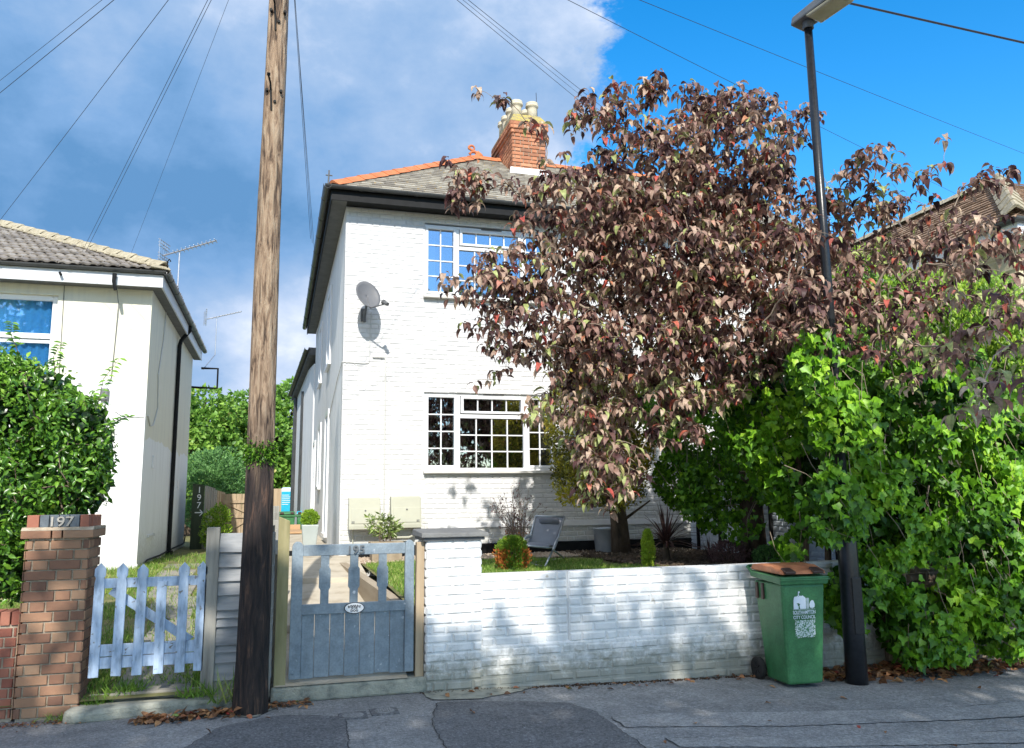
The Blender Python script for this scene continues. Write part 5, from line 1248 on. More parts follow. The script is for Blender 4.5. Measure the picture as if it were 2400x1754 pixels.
# topiary
t = thing('topiary_pot', (.50, 13.1, .83), 'clipped box ball in a tall tapered grey pot by the side wall', 'potted plant')
b = MB(); b.hexa([(.42, 12.98, .82), (.59, 12.98, .82), (.59, 13.15, .82), (.42, 13.15, .82), (.375, 12.93, 1.235), (.635, 12.93, 1.235), (.635, 13.19, 1.235), (.375, 13.19, 1.235)]); b.build('pot', 'pot_glaze', t, bevel=.012)
rs = np.random.RandomState(31); n = 3800; d = norm(rs.normal(size=(n, 3))); r = .125 * (1 + .10 * np.sin(d[:, 0] * 9) * np.sin(d[:, 2] * 8 + 1)) * rs.uniform(.86, 1.04, n)
leaf_object('foliage', T_small(.34), np.array([.505, 13.06, 1.33]) + d * r[:, None], d + rs.normal(0, .6, (n, 3)), rdir(n), rs.uniform(.018, .03, n), rs.uniform(.3, .95, n), 'leaf_lime', t)
b = MB(); b.lathe([(.05, -.12), (.10, -.07), (.105, 0), (.07, .08), (.02, .1)], (.505, 13.06, 1.33), 16); b.build('core', 'leaf_bush', t, smooth=True)
# wooden trough with nandina
t = thing('planted_trough', (1.5, 11.6, GZ), 'bamboo leaved shrub in a low wooden trough below the meter boxes', 'potted plant')
b = MB(); b.box(1.27, 1.68, 11.3, 11.6, .76, 1.0); b.build('trough', 'sleeper_wood', t, bevel=.006)
b = MB(); b.box(1.25, 1.70, 11.28, 11.62, .97, 1.03); b.build('trough_rim', 'sleeper_wood', t, bevel=.005)
rs = np.random.RandomState(12); segs = []; LP = []; LD = []
for k in range(17):
    a = rs.uniform(0, 6.28); o_ = np.array([1.48 + rs.uniform(-.10, .10), 11.45 + rs.uniform(-.05, .05), 1.0]); lean = rs.uniform(.1, .75); hh = rs.uniform(.22, .40)
    e = o_ + np.array([math.cos(a) * lean * .40, math.sin(a) * lean * .22, hh]); mid = (o_ + e) / 2 + np.array([0, 0, .05]); segs.append(([o_, mid, e], [.005, .004, .002]))
    for f_ in np.linspace(.3, 1, 8):
        p = o_ * (1 - f_) ** 2 + mid * 2 * f_ * (1 - f_) + e * f_ ** 2
        for q in range(3): LP.append(p); LD.append(norm(np.array([math.cos(a), math.sin(a), 0]) * .6 + rs.normal(0, .7, 3) + np.array([0, 0, .1])))
V, F = tube_soup(segs); raw_mesh('stems', V, F, np.zeros(len(F)), 'twig', t)
n = len(LP); leaf_object('foliage', T_small(.13), np.array(LP), np.array(LD), rdir(n), rs.uniform(.06, .12, n), rs.random(n), 'leaf_nandina', t)
# dry shrub
t = thing('dry_shrub', (3.55, 11.5, GZ), 'thin twiggy shrub with sparse purplish dry leaves against the white wall', 'shrub')
rs = np.random.RandomState(14); segs = []; LP = []; LD = []
for k in range(26):
    o_ = np.array([3.40 + rs.uniform(-.10, .10), 11.5 + rs.uniform(-.08, .08), .75]); a = rs.uniform(-1, 1)
    e = o_ + np.array([a * .42 - .02, rs.uniform(-.2, .2), (1.05 - abs(a) * .25) * rs.uniform(.6, 1.05)]); mid = o_ * .45 + e * .55 + np.array([-a * .10, 0, .04]) + rs.normal(0, .02, 3)
    segs.append(([o_, (o_ + mid) / 2 + rs.normal(0, .012, 3), mid, (mid + e) / 2 + rs.normal(0, .015, 3), e], [.006, .005, .004, .003, .0015]))
    for f_ in np.linspace(.25, 1, 16):
        p = o_ * (1 - f_) ** 2 + mid * 2 * f_ * (1 - f_) + e * f_ ** 2
        if rs.random() < .75:
            q = p + rs.normal(0, .05, 3) + np.array([0, 0, .02]); segs.append(([p, (p + q) / 2 + rs.normal(0, .006, 3), q], [.002, .0015, .001]))
            LP.append(q); LD.append(rs.normal(0, .7, 3) + np.array([0, 0, -.4]))
            if rs.random() < .6: LP.append((p + q) / 2); LD.append(rs.normal(0, 1, 3))
V, F = tube_soup(segs, 4); raw_mesh('stems', V, F, np.zeros(len(F)), 'pale_twig', t)
n = len(LP); z = np.array(LP)[:, 2]; rn = np.where(z < 1.12, rs.uniform(.75, 1, n), rs.uniform(0, .75, n))
leaf_object('foliage', T_small(.33), np.array(LP), np.array(LD), rdir(n), rs.uniform(.022, .042, n), rn, 'leaf_dry', t)
def conifer(name, c, rx, h, n, mname, lab, cat, seed, rnf=None, s=(.02, .04), up=1.4, topw=.15, mid=.35):
    rs = np.random.RandomState(seed); t = thing(name, c, lab, cat)
    u = rs.random(n) ** .8; a = rs.uniform(0, 6.28, n)
    w = np.where(u < mid, .75 + .25 * u / mid, topw + (1 - topw) * np.sqrt(np.maximum(0, 1 - ((u - mid) / (1 - mid)) ** 2))) * rx
    rr = w * rs.uniform(.55, 1.05, n) * (1 + .12 * np.sin(a * 5 + u * 9))
    P = np.stack([c[0] + np.cos(a) * rr, c[1] + np.sin(a) * rr, c[2] + u * h], 1)
    D = np.stack([np.cos(a), np.sin(a), np.full(n, up)], 1) + rs.normal(0, .35, (n, 3))
    rn = rs.random(n) if rnf is None else rnf(P, rs)
    leaf_object('foliage', T_small(.22), P, D, rdir(n), rs.uniform(*s, n), rn, mname, t)
    b = MB(); b.tube([(c[0], c[1], c[2] - .02), (c[0], c[1], c[2] + h * .8)], [rx * .12, rx * .04], 6); b.build('stem', 'bark', t); return t
conifer('dwarf_conifer', (2.74, 9.5, .74), .20, .40, 4200, 'leaf_orange', 'round green dwarf conifer with browned orange sides on the lawn', 'shrub', 41,
        lambda P, rs: np.where((np.abs(P[:, 0] - 2.74) > .09 + .03 * rs.normal(size=len(P))) & (P[:, 2] < 1.0) & (rs.random(len(P)) < .8), rs.uniform(.7, 1, len(P)), rs.uniform(0, .66, len(P))), s=(.022, .045))
conifer('lime_conifer', (4.38, 9.2, .73), .075, .46, 2400, 'leaf_lime', 'small upright lime green conifer behind the white wall', 'shrub', 42, lambda P, rs: rs.uniform(.75, 1, len(P)), s=(.022, .045), up=2.2, topw=.05)
# cordyline + companions
def spiky(name, c, n, L, w, mname, lab, seed, up=.55, droop=.35, cat='plant', flat=1.0):
    rs = np.random.RandomState(seed); t = thing(name, c, lab, cat); V = []; F = []; rn = []; o = 0
    for k in range(n):
        a = rs.uniform(0, 6.28); el = rs.uniform(-.05, 1.5) ** 1.0; l = L * rs.uniform(.6, 1.05); ww = w * rs.uniform(.7, 1.2)
        d = np.array([math.cos(a) * math.cos(el), math.sin(a) * math.cos(el) * flat, math.sin(el) + up * .2]); d /= np.linalg.norm(d)
        s = np.cross(d, [0, 0, 1.]); s = s / (np.linalg.norm(s) + 1e-6); pts = []
        for i in range(6):
            f_ = i / 5; p = np.array(c) + d * l * f_ + np.array([0, 0, -droop * l * f_ * f_ * math.cos(el)]); p[2] = max(p[2], c[2] - .02 - .0 * f_); hw = ww * (.5 + .5 * min(1, f_ * 4)) * (1 - f_ ** 2 * .97)
            pts.append((p - s * hw, p, p + s * hw))
        for i, (a0, m0, b0) in enumerate(pts): V += [a0, m0 - np.array([0, 0, .25 * ww]), b0]
        for i in range(5):
            q = o + i * 3
            for (x, y) in ((0, 1), (1, 2)): F += [(q + x, q + y, q + y + 3), (q + x, q + y + 3, q + x + 3)]
        rn += [rs.random()] * 20; o += 18
    raw_mesh('leaves', np.array(V), np.array(F), rn, mname, t)
    b = MB(); b.tube([(c[0], c[1], c[2] - .2), (c[0], c[1], c[2] + .05)], [.05, .035], 8); b.build('stem', 'bark', t); return t
spiky('cordyline', (4.98, 9.9, .98), 90, .68, .017, 'leaf_cord', 'spiky dark purple cordyline in the bed by the ivy', 51, up=1.2, droop=.5)
spiky('bronze_sedge', (5.45, 9.6, .76), 150, .42, .006, 'leaf_cord', 'tuft of fine bronze grassy leaves right of the cordyline', 52, up=1.0, droop=.6)
conifer('dark_heather', (5.55, 9.3, .74), .24, .28, 1500, 'leaf_dry', 'low brown twiggy heather beside the bronze sedge', 'shrub', 53, lambda P, rs: rs.uniform(0, .4, len(P)), s=(.02, .05))
conifer('low_sage_shrub', (5.95, 9.0, .74), .20, .22, 1100, 'leaf_blue', 'low bluish green shrub in the bed near the thick trunk', 'shrub', 54, None, s=(.03, .06))
rs = np.random.RandomState(61)
for k, (x, y, z, n, s, lab) in enumerate(((-1.30, 7.13, .02, 240, .15, 'green weed tuft at the foot of the brick gate pillar'), (-1.08, 7.2, .12, 160, .13, 'green weed tuft under the hinge side of the picket gate'), (-.56, 7.02, .10, 90, .12, 'small weed at the foot of the grey fence post'), (-1.5, 6.98, .01, 50, .07, 'small dry weed on the pavement edge by the pillar'), (-.33, 6.96, .05, 40, .32, 'tall dry grass stalks beside the utility pole'))):
    P = np.array([x, y, z]) + np.stack([rs.normal(0, .07, n), rs.normal(0, .03, n), np.zeros(n)], 1); D = np.stack([rs.normal(0, .5, n), rs.normal(0, .4, n), np.full(n, .8)], 1)
    o = leaf_object('weed_tuft', T_blade(), P, D, rdir(n), rs.uniform(.5, 1.2, n) * s, rs.random(n) * (.7 if k < 3 else 1) + (0 if k < 3 else .0), 'grass', None, width=rs.uniform(.006, .012, n)); tag(o, lab, 'weed')

# utility covers in the pavement
for i, (x, y) in enumerate(((.60, 6.44), (.84, 6.49))):
    t = thing('utility_cover', (x, y, .004), ['small square utility cover with a round inset in the pavement', 'small oblong utility cover with ribbed grille in the pavement'][i], 'utility cover', 'small covers set in the pavement')
    b = MB(); b.box(x - .105, x + .105, y - .10, y + .10, -.01, .008); b.build('frame', 'asphalt_dark', t, bevel=.003)
    b = MB(); b.lathe([(.001, .012), (.075, .012), (.08, .009)], (x, y, 0), 24); b.build('lid', 'asphalt', t)
    if i:
        b = MB()
        for k in range(6): b.box(x - .05 + k * .018, x - .042 + k * .018, y - .05, y + .05, .012, .016)
        b.build('ribs', 'asphalt_pale', t)

# fallen leaves
rs = np.random.RandomState(71)
def fallen(name, pts, s, lab=None):
    n = len(pts); D = norm(np.stack([rs.normal(0, 1, n), rs.normal(0, 1, n), rs.normal(0, .18, n)], 1)); Nn = norm(np.stack([rs.normal(0, .35, n), rs.normal(0, .35, n), np.ones(n)], 1))
    o = leaf_object(name, T_ovate(.18, .14, .30), pts, D, Nn, rs.uniform(.6, 1.2, n) * s, rs.random(n), 'leaf_fallen'); o['kind'] = 'stuff'
    if lab: o['label'] = lab
n = 1500; x = 4.75 + rs.random(n) * 3.0; hgt = np.clip(1 - np.abs(x - 5.9) / 1.6, 0, 1); y = 6.98 - np.abs(rs.normal(0, .22, n)) * (.45 + .6 * hgt); z = np.array([gz(q) for q in x]) + .012 + rs.random(n) * .05 * hgt
k1 = (np.abs(x - 4.56) > .3); fallen('fallen_leaves', np.stack([x, y, z], 1)[k1], .095, 'drift of brown fallen leaves beneath the ivy')
n = 210; x = rs.uniform(-.95, -.15, n); y = 6.82 - np.abs(rs.normal(0, .06, n)) + (x + .5) * .06; fallen('fallen_leaves', np.stack([x, y, np.full(n, .015) + rs.random(n) * .02], 1), .075, 'brown leaves gathered by the kerb stone at the pole')
n = 60; x = rs.uniform(-.1, .3, n); y = 6.96 - np.abs(rs.normal(0, .05, n)); fallen('fallen_leaves', np.stack([x, y, np.full(n, .02)], 1), .06)
n = 50; x = rs.uniform(1.3, 4.5, n); y = 6.98 - np.abs(rs.normal(0, .10, n)); fallen('fallen_leaves', np.stack([x, y, np.array([gz(q) for q in x]) + .012], 1), .06)
n = 26; x = rs.uniform(-1.5, 7.5, n); y = rs.uniform(4.6, 6.8, n); fallen('fallen_leaves', np.stack([x, y, np.array([gz(q) for q in x]) + .012], 1), .06)
n = 260; x = rs.uniform(-2.4, -1.2, n); y = 7.0 - np.abs(rs.normal(0, .06, n)); fallen('leaf_litter', np.stack([x, y, np.full(n, .01)], 1), .028)
o = pebbles('grit', 5200, lambda rs, n: (lambda x, y: np.stack([x, y, np.array([gz(q) for q in x]) + .002], 1))(rs.uniform(-2.2, 8, n), 7.0 - rs.random(n) ** 2 * 3.2), 'asphalt_pale', 9, .002, .0055)
n = 900; x = rs.uniform(1.3, 7.2, n); pebbles('wall_dirt', 1600, lambda rs, n: (lambda x: np.stack([x, 7.005 - np.abs(rs.normal(0, .03, n)), np.array([gz(q) for q in x]) + .004], 1))(rs.uniform(1.2, 7.3, n)), 'soil', 10, .004, .014)

# ================================================================== BACKGROUND YARD
t = thing('numbered_fence', (-1.7, 20.6, .5), 'tall board fence with 197 and an arrow painted on its dark green end board', 'fence')
A, Bq = Vector((-1.90, 20.0, 0)), Vector((-1.50, 22.4, 0)); 
b = MB(); b.hexa([(-1.87, 19.95, .4), (-1.62, 19.98, .4), (-1.62, 20.01, .4), (-1.87, 19.98, .4), (-1.87, 19.95, 2.02), (-1.62, 19.98, 1.99), (-1.62, 20.01, 1.99), (-1.87, 19.98, 2.02)]); o = b.build('board', 'dark_wood', t); o['label'] = 'dark green end board painted with 197 and an arrow'
for i, ch in enumerate('197'): text_mesh(ch, .20, .002, 'painted_number', 'sign_white', Matrix.Translation((-1.72, 19.955, 1.81 - i * .175)) @ FRONT, t)
b = MB(); zA = 1.36
b.box(-1.80, -1.64, 19.956, 19.962, zA - .012, zA + .012); b.hexa([(-1.70, 19.956, zA + .06), (-1.685, 19.956, zA + .07), (-1.685, 19.962, zA + .07), (-1.70, 19.962, zA + .06), (-1.64, 19.956, zA - .01), (-1.62, 19.956, zA), (-1.62, 19.962, zA), (-1.64, 19.962, zA - .01)])
b.hexa([(-1.70, 19.956, zA - .07), (-1.685, 19.956, zA - .08), (-1.685, 19.962, zA - .08), (-1.70, 19.962, zA - .07), (-1.64, 19.956, zA), (-1.62, 19.956, zA - .01), (-1.62, 19.962, zA - .01), (-1.64, 19.962, zA)]); b.build('arrow', 'sign_white', t)
for k in range(9):
    x = -1.61 + k * .028; y = 20.02 + k * .34
    b = MB(); zt = 1.97 - .03 * (k > 3) - .012 * k; b.hexa([(x, y, .4), (x + .045, y + .02, .4), (x + .05, y + .35, .4), (x + .02, y + .35, .4), (x, y, zt), (x + .045, y + .02, zt), (x + .05, y + .35, zt), (x + .02, y + .35, zt)]); b.build('board', ['grey_wood_v', 'tan_wood'][k > 4], t)
t = thing('yard_gate', (-1.0, 23, .5), 'pale boarded yard gate with diagonal braces beyond the cream house', 'gate')
gx0, gx1, gy = -1.55, -.35, 22.5
for k in range(9): b = MB(); w_ = (gx1 - gx0) / 9; b.box(gx0 + k * w_ + .004, gx0 + (k + 1) * w_ - .004, gy, gy + .03, .55, 1.80 - (.05 if k == 0 else 0)); b.build('board', 'tan_wood', t)
for z in (.72, 1.22, 1.60): b = MB(); b.box(gx0 + .2, gx1, gy - .035, gy - .002, z - .04, z + .04); b.build('ledge', 'tan_wood', t)
for (z0, z1) in ((.76, 1.18), (1.26, 1.56)):
    b = MB(); xa, xb = (gx0 + .25, gx1 - .3) if z0 < 1 else (gx1 - .3, gx0 + .25)
    b.hexa([(xa - .04, gy - .035, z0), (xa + .04, gy - .035, z0), (xa + .04, gy - .002, z0), (xa - .04, gy - .002, z0), (xb - .04, gy - .035, z1), (xb + .04, gy - .035, z1), (xb + .04, gy - .002, z1), (xb - .04, gy - .002, z1)]); b.build('brace', 'tan_wood', t)
b = MB(); b.box(-.35, .12, 24.0, 24.04, .3, 1.95); 
for k in range(4): b.box(-.35 + k * .12, -.335 + k * .12, 23.98, 24.0, .3, 1.95)
o = b.build('yard_fence_panel', 'tan_wood'); tag(o, 'tan fence panel behind the utility pole left of the van', 'fence')
# van
t = thing('parked_van', (1.4, 30, .2), 'pale van with a turquoise printed rear parked beyond the white house', 'van')
b = MB(); b.hexa([(.06, 30, .62), (2.1, 30, .62), (2.1, 34, .62), (.06, 34, .62), (.14, 30.06, 2.08), (2.02, 30.06, 2.08), (2.02, 34, 2.08), (.14, 34, 2.08)]); b.build('body', 'van_white', t, bevel=.06)
b = MB(); b.box(.12, .62, 29.985, 30.01, 1.22, 1.93); b.build('rear_print', 'van_blue', t)
b = MB(); b.box(.70, 1.6, 29.985, 30.01, 1.5, 1.95); b.build('rear_window', 'dark_room', t)
b = MB(); b.box(.05, 2.1, 29.9, 30.05, .55, .72); b.build('bumper', 'soffit_grey', t, bevel=.03)
for x in (.16, 1.85): b = MB(); b.lathe([(.2, -.1), (.31, -.1), (.31, .1), (.2, .1)], (x, 30.9, .5), 20, 'x'); b.build('wheel', 'rubber', t)
for i, s_ in enumerate(('THIS VAN', 'BRINGS FRESH', 'SHOPPING', 'TO YOU')): pass
b = MB()
for k in range(6): b.box(.17, .17 + (.24, .30, .26, .34, .3, .22)[k], 29.975, 29.984, 1.80 - k * .065, 1.815 - k * .065)
b.build('print_lines', 'sign_white', t)
q1 = make_bin((.27, 24.0, .25), R(4), 'green wheeled bin in the back yard nearer the utility pole', lidmat='bin_green', grp='green bins in the back yard')
q2 = make_bin((.80, 24.2, .25), R(-6), 'green wheeled bin in the back yard against the house corner', lidmat='van_blue', grp='green bins in the back yard')
t = thing('timber_steps', (.4, 20, .4), 'low orange timber boards beside the path at the back of the house', 'steps')
for k in range(6): b = MB(); b.box(.1, .6, 19.5 + k * .25, 19.73 + k * .25, .86 - k * .01, .9); b.build('board', 'orange_wood', t)
b = MB(); b.box(.12, .58, 21.05, 21.1, .4, 1.02); b.build('riser', 'orange_wood', t)
# ================================================================== VEGETATION
RED = [
    (3.64, 7.5, 5.02, 0.69, 0.7, 0.6, 1.0),
    (4.63, 7.5, 5.33, 0.81, 0.7, 0.67, 1.0),
    (2.89, 7.5, 4.62, 0.71, 0.6, 0.49, 0.75),
    (2.63, 7.6, 3.94, 0.84, 0.6, 0.35, 0.75),
    (3.95, 7.6, 4.18, 1.11, 0.8, 0.74, 1.9),
    (5.19, 7.6, 4.57, 0.68, 0.7, 0.87, 1.1),
    (1.99, 7.6, 3.72, 0.47, 0.4, 0.21, 0.7),
    (2.53, 7.6, 3.31, 0.74, 0.5, 0.43, 1.0),
    (3.56, 7.6, 3.22, 0.9, 0.7, 0.54, 1.4),
    (4.72, 7.4, 3.37, 0.91, 0.7, 0.59, 1.2),
    (3.12, 7.8, 2.51, 0.42, 0.4, 0.58, 1.2),
    (3.23, 7.6, 1.84, 0.35, 0.35, 0.43, 1.0),
    (3.83, 7.5, 2.49, 0.48, 0.4, 0.31, 0.7),
    (4.24, 7.5, 2.77, 0.58, 0.5, 0.31, 0.9),
    (5.17, 7.0, 3.36, 0.53, 0.45, 0.49, 0.9),
    (4.73, 6.25, 4.0, 0.28, 0.15, 0.24, 0.8),
    (4.69, 6.2, 3.4, 0.28, 0.15, 0.24, 0.8),
    (6.28, 7.2, 4.43, 0.62, 0.5, 0.38, 0.75),
    (5.82, 7.1, 4.9, 0.28, 0.3, 0.28, 0.45),
    (6.29, 6.9, 4.77, 0.33, 0.3, 0.23, 0.3),
    (6.7, 6.4, 4.62, 0.36, 0.3, 0.22, 0.25),
    (6.76, 6.4, 4.21, 0.57, 0.5, 0.4, 0.4),
    (5.64, 6.8, 3.34, 0.75, 0.6, 0.48, 0.6),
    (5.39, 5.0, 2.83, 0.37, 0.5, 0.37, 0.45),
    (6.37, 6.6, 3.87, 0.71, 0.5, 0.49, 0.45),
    (6.27, 5.6, 3.67, 0.43, 0.4, 0.47, 0.45),
    (5.67, 6.0, 3.0, 0.52, 0.4, 0.36, 0.3),
    (3.93, 3.6, 2.14, 0.15, 0.2, 0.1, 0.45),
    (4.02, 3.9, 2.11, 0.13, 0.15, 0.08, 0.35),
    (5.32, 7.0, 3.91, 0.54, 0.5, 0.54, 0.7),
    (3.02, 7.4, 5.58, 0.27, 0.25, 0.16, 0.9),
    (3.36, 7.5, 5.82, 0.18, 0.2, 0.28, 0.8),
    (4.29, 7.5, 5.95, 0.19, 0.2, 0.24, 0.8),
    (5.24, 7.6, 6.07, 0.25, 0.25, 0.2, 0.8),
    (1.84, 7.5, 4.79, 0.26, 0.2, 0.17, 0.5),
    (5.95, 6.6, 5.05, 0.27, 0.25, 0.31, 0.5),
    (3.75, 7.4, 6.0, 0.14, 0.15, 0.28, 0.9),
    (4.73, 7.5, 6.0, 0.29, 0.3, 0.24, 0.8),
    (5.68, 7.6, 5.86, 0.2, 0.3, 0.3, 0.6),
    (6.23, 6.2, 4.86, 0.17, 0.2, 0.17, 0.5),
    (6.79, 6.0, 4.75, 0.21, 0.2, 0.11, 0.5),
    (1.71, 7.5, 4.73, 0.21, 0.25, 0.3, 0.6),
    (2.05, 7.4, 5.59, 0.2, 0.15, 0.09, 0.5),
    (2.41, 7.4, 5.41, 0.26, 0.15, 0.11, 0.4),
    (2.38, 7.5, 4.85, 0.35, 0.25, 0.18, 0.35),
    (2.43, 7.6, 2.48, 0.26, 0.2, 0.17, 0.35),
    (1.99, 7.6, 2.81, 0.21, 0.2, 0.13, 0.5),
]
IVY = [
    (5.47, 6.75, 2.44, 0.64, 0.45, 0.55, 1.0),
    (6.43, 6.6, 2.54, 0.78, 0.5, 0.61, 1.0),
    (5.84, 6.75, 1.51, 0.72, 0.4, 0.64, 1.3),
    (6.78, 6.6, 1.42, 0.64, 0.45, 0.73, 1.2),
    (5.23, 7.3, 1.96, 0.49, 0.5, 0.58, 0.9),
    (5.06, 6.3, 2.23, 0.36, 0.25, 0.4, 0.9),
    (4.89, 6.3, 1.53, 0.31, 0.2, 0.39, 0.8),
    (4.85, 6.3, 2.78, 0.32, 0.25, 0.36, 0.7),
    (5.45, 6.75, 0.62, 0.41, 0.3, 0.37, 0.9),
    (6.09, 6.6, 0.41, 0.58, 0.3, 0.45, 1.0),
    (6.78, 6.5, 0.51, 0.42, 0.4, 0.46, 1.3),
    (7.32, 6.6, 0.98, 0.39, 0.4, 0.7, 1.0),
    (7.4, 6.6, 1.93, 0.4, 0.4, 0.53, 1.0),
    (4.96, 7.4, 2.32, 0.45, 0.4, 0.54, 0.9),
    (5.0, 7.0, 1.07, 0.21, 0.25, 0.25, 0.6),
    (5.23, 7.6, 2.67, 0.51, 0.5, 0.51, 0.8),
]
IVY2 = [
    (5.61, 9.98, 2.56, 0.66, 0.5, 0.66, 1.0),
    (5.64, 9.67, 1.67, 0.57, 0.4, 0.51, 1.0),
    (5.65, 10.61, 1.87, 0.44, 0.4, 0.5, 0.8),
    (5.87, 9.15, 2.27, 0.44, 0.4, 0.77, 0.8),
    (5.49, 8.94, 1.26, 0.31, 0.3, 0.21, 0.3),
    (5.25, 10.3, 2.89, 0.36, 0.4, 0.54, 0.8),
    (5.65, 8.74, 2.98, 0.48, 0.4, 0.48, 0.8),
]
YEL = [
    (7.72, 9.0, 4.39, 0.47, 0.6, 0.65, 1.1),
    (8.16, 8.6, 3.96, 0.74, 0.7, 0.69, 1.1),
    (8.74, 8.2, 3.91, 0.73, 0.7, 0.56, 1.2),
    (9.13, 8.0, 3.21, 0.6, 0.6, 0.66, 1.2),
    (6.65, 8.6, 3.44, 0.6, 0.6, 0.49, 1.0),
    (7.21, 8.0, 3.19, 1.04, 0.6, 0.42, 1.0),
]
CYP = [
    (4.06, 10.81, 2.61, 0.43, 0.6, 0.85, 1.0),
    (4.61, 10.92, 3.07, 0.5, 0.6, 0.81, 1.0),
    (4.56, 10.71, 2.06, 0.55, 0.6, 0.67, 1.0),
    (4.03, 10.71, 1.83, 0.33, 0.4, 0.36, 0.8),
    (5.1, 11.12, 2.59, 0.38, 0.5, 0.77, 0.8),
    (4.53, 11.02, 3.72, 0.32, 0.4, 0.38, 0.8),
]
BUSH = [
    (-2.19, 8.1, 2.44, 0.46, 0.7, 0.46, 1.6),
    (-2.15, 8.2, 1.53, 0.5, 0.6, 0.57, 1.6),
    (-1.88, 8.2, 2.06, 0.43, 0.6, 0.51, 1.5),
    (-1.76, 7.9, 2.27, 0.32, 0.5, 0.34, 1.0),
    (-2.09, 7.9, 1.71, 0.44, 0.5, 0.4, 1.0),
    (-1.73, 7.9, 1.79, 0.3, 0.5, 0.37, 1.0),
    (-2.18, 7.9, 1.07, 0.22, 0.4, 0.33, 0.8),
    (-2.36, 7.9, 2.71, 0.22, 0.4, 0.26, 0.8),
    (-1.9, 7.9, 1.38, 0.37, 0.4, 0.22, 0.8),
]
def v3(*a): return np.array(a, float)
# ---- red leaved tree
t = thing('red_leaved_tree', (5.95, 9.4, .74), 'spreading tree with drooping dark red and bronze leaves above the white wall', 'tree')
rs = np.random.RandomState(101)
trunk = [v3(5.98, 9.4, .6), v3(5.95, 9.35, 1.3), v3(5.85, 9.2, 1.9), v3(5.55, 8.85, 2.5), v3(5.1, 8.4, 3.0), v3(4.6, 8.0, 3.5)]
b = MB(); b.tube(trunk, [.19, .15, .13, .11, .085, .06], 12); b.build('trunk', 'bark', t, smooth=True)
NC = 4200
C1, d1, r1 = sample_blobs(RED, NC, .05, 102)
C1 = C1 + rs.normal(0, .05, C1.shape)
segs, A, par, rad = grow(trunk, C1, r_tip=.0020, r_gain=.41, sag=.05, seed=103, rmax=.04)
V, F = tube_soup(segs, 5); raw_mesh('branches', V, F, np.zeros(len(F)), 'pale_twig', t, True)
LPs, LDs, LNs, LSz, LR = [], [], [], [], []
for c in C1:
    k = rs.randint(4, 9); a0 = rs.uniform(0, 6.28); base = rs.random(); out = c - v3(4.2, 7.8, 3.6); green = .75 if c[2] < 2.9 and rs.random() < .5 else 0
    for q in range(k):
        a = a0 + q * 6.28 / k + rs.normal(0, .3); dr = v3(math.cos(a), math.sin(a), 0)
        p = c + dr * rs.uniform(.0, .03) + v3(0, 0, rs.uniform(-.06, .03))
        d = dr * rs.uniform(.3, 1.4) + v3(0, 0, -1.0 + rs.uniform(-.1, .6)) + rs.normal(0, .2, 3)
        nn = dr * 1.0 + v3(0, 0, .5) + rs.normal(0, .25, 3)
        LPs.append(p); LDs.append(d); LNs.append(nn); LSz.append(rs.uniform(.055, .112)); 
        u = rs.random()
        LR.append(min(1, max(0, (.10 + .60 * base + rs.normal(0, .13)) if u < .88 else rs.uniform(.76, .90) if u < .935 else rs.uniform(.92, 1))) if not green or rs.random() < .35 else rs.choice([rs.uniform(.55, .78), rs.uniform(.92, 1)]))
LPs, LDs, LNs, LSz, LR = map(np.array, (LPs, LDs, LNs, LSz, LR)); pick = rs.random(len(LPs)) < .38
Va, Fa, ka = leaves(T_ovate(.34, .17, .25), LPs[pick], LDs[pick], LNs[pick], LSz[pick]); Vb, Fb, kb_ = leaves(T_curl(), LPs[~pick], LDs[~pick], LNs[~pick], LSz[~pick] * 1.15)
DA = LDs[~pick].copy(); DA[:, 2] = DA[:, 2] * .35 + .25; NA = np.tile(np.array([0, 0, 1.]), (len(DA), 1)) + rs.normal(0, .25, DA.shape); Vb, Fb, kb_ = leaves(T_arc(), LPs[~pick], DA, NA, LSz[~pick] * 1.22)
raw_mesh('foliage', np.concatenate([Va, Vb]), np.concatenate([Fa, Fb + len(Va)]), np.concatenate([np.repeat(LR[pick], ka), np.repeat(LR[~pick], kb_)]), 'leaf_red', t, True)
# near overhanging bough of the same tree at the right
def ivy_like(parent, blobs, n, seed, matname, size, out=(0, -1, .4), tmpl=None, stems=350, shell=.35, rn=None, thr=-.75):
    rs = np.random.RandomState(seed); P, d, r = sample_blobs(blobs, n, shell, seed + 1)
    P = P[(P[:, 2] > gz(6) + .02)]; n = len(P); d = d[:n] if len(d) != n else d
    clump = np.sin(P[:, 0] * 6.3 + 1) * np.sin(P[:, 2] * 7.1 + P[:, 0] * 2) + .5 * np.sin(P[:, 0] * 15 + P[:, 2] * 4) * np.sin(P[:, 2] * 13) + rs.normal(0, .22, n); kp = clump > thr; P = P[kp]; n = len(P)
    o = norm(np.tile(np.array(out, float), (n, 1)) + rs.normal(0, .55, (n, 3)))
    D = norm(np.stack([rs.normal(0, .5, n), rs.normal(-.15, .35, n), -np.abs(rs.normal(.8, .35, n))], 1))
    r_ = np.clip(.5 + .20 * np.sin(P[:, 0] * 4 + P[:, 2] * 3) + rs.normal(0, .20, n), 0, .95) if rn is None else rn(P, rs)
    leaf_object('foliage', tmpl or T_ivy(), P, D, o, rs.uniform(*size, n), r_, matname, parent, smooth=False)
    if stems:
        sg = []; idx = rs.choice(n, stems)
        for i in idx:
            p = P[i]; q = p + v3(rs.normal(0, .12), rs.uniform(0, .2), rs.uniform(.1, .45)); m_ = (p + q) / 2 + rs.normal(0, .03, 3); sg.append(([p, m_, q], [.002, .003, .004]))
        V, F = tube_soup(sg, 4); o_ = raw_mesh('vine_stems', V, F, np.zeros(len(F)), 'pale_twig', parent); o_['kind'] = 'stuff'
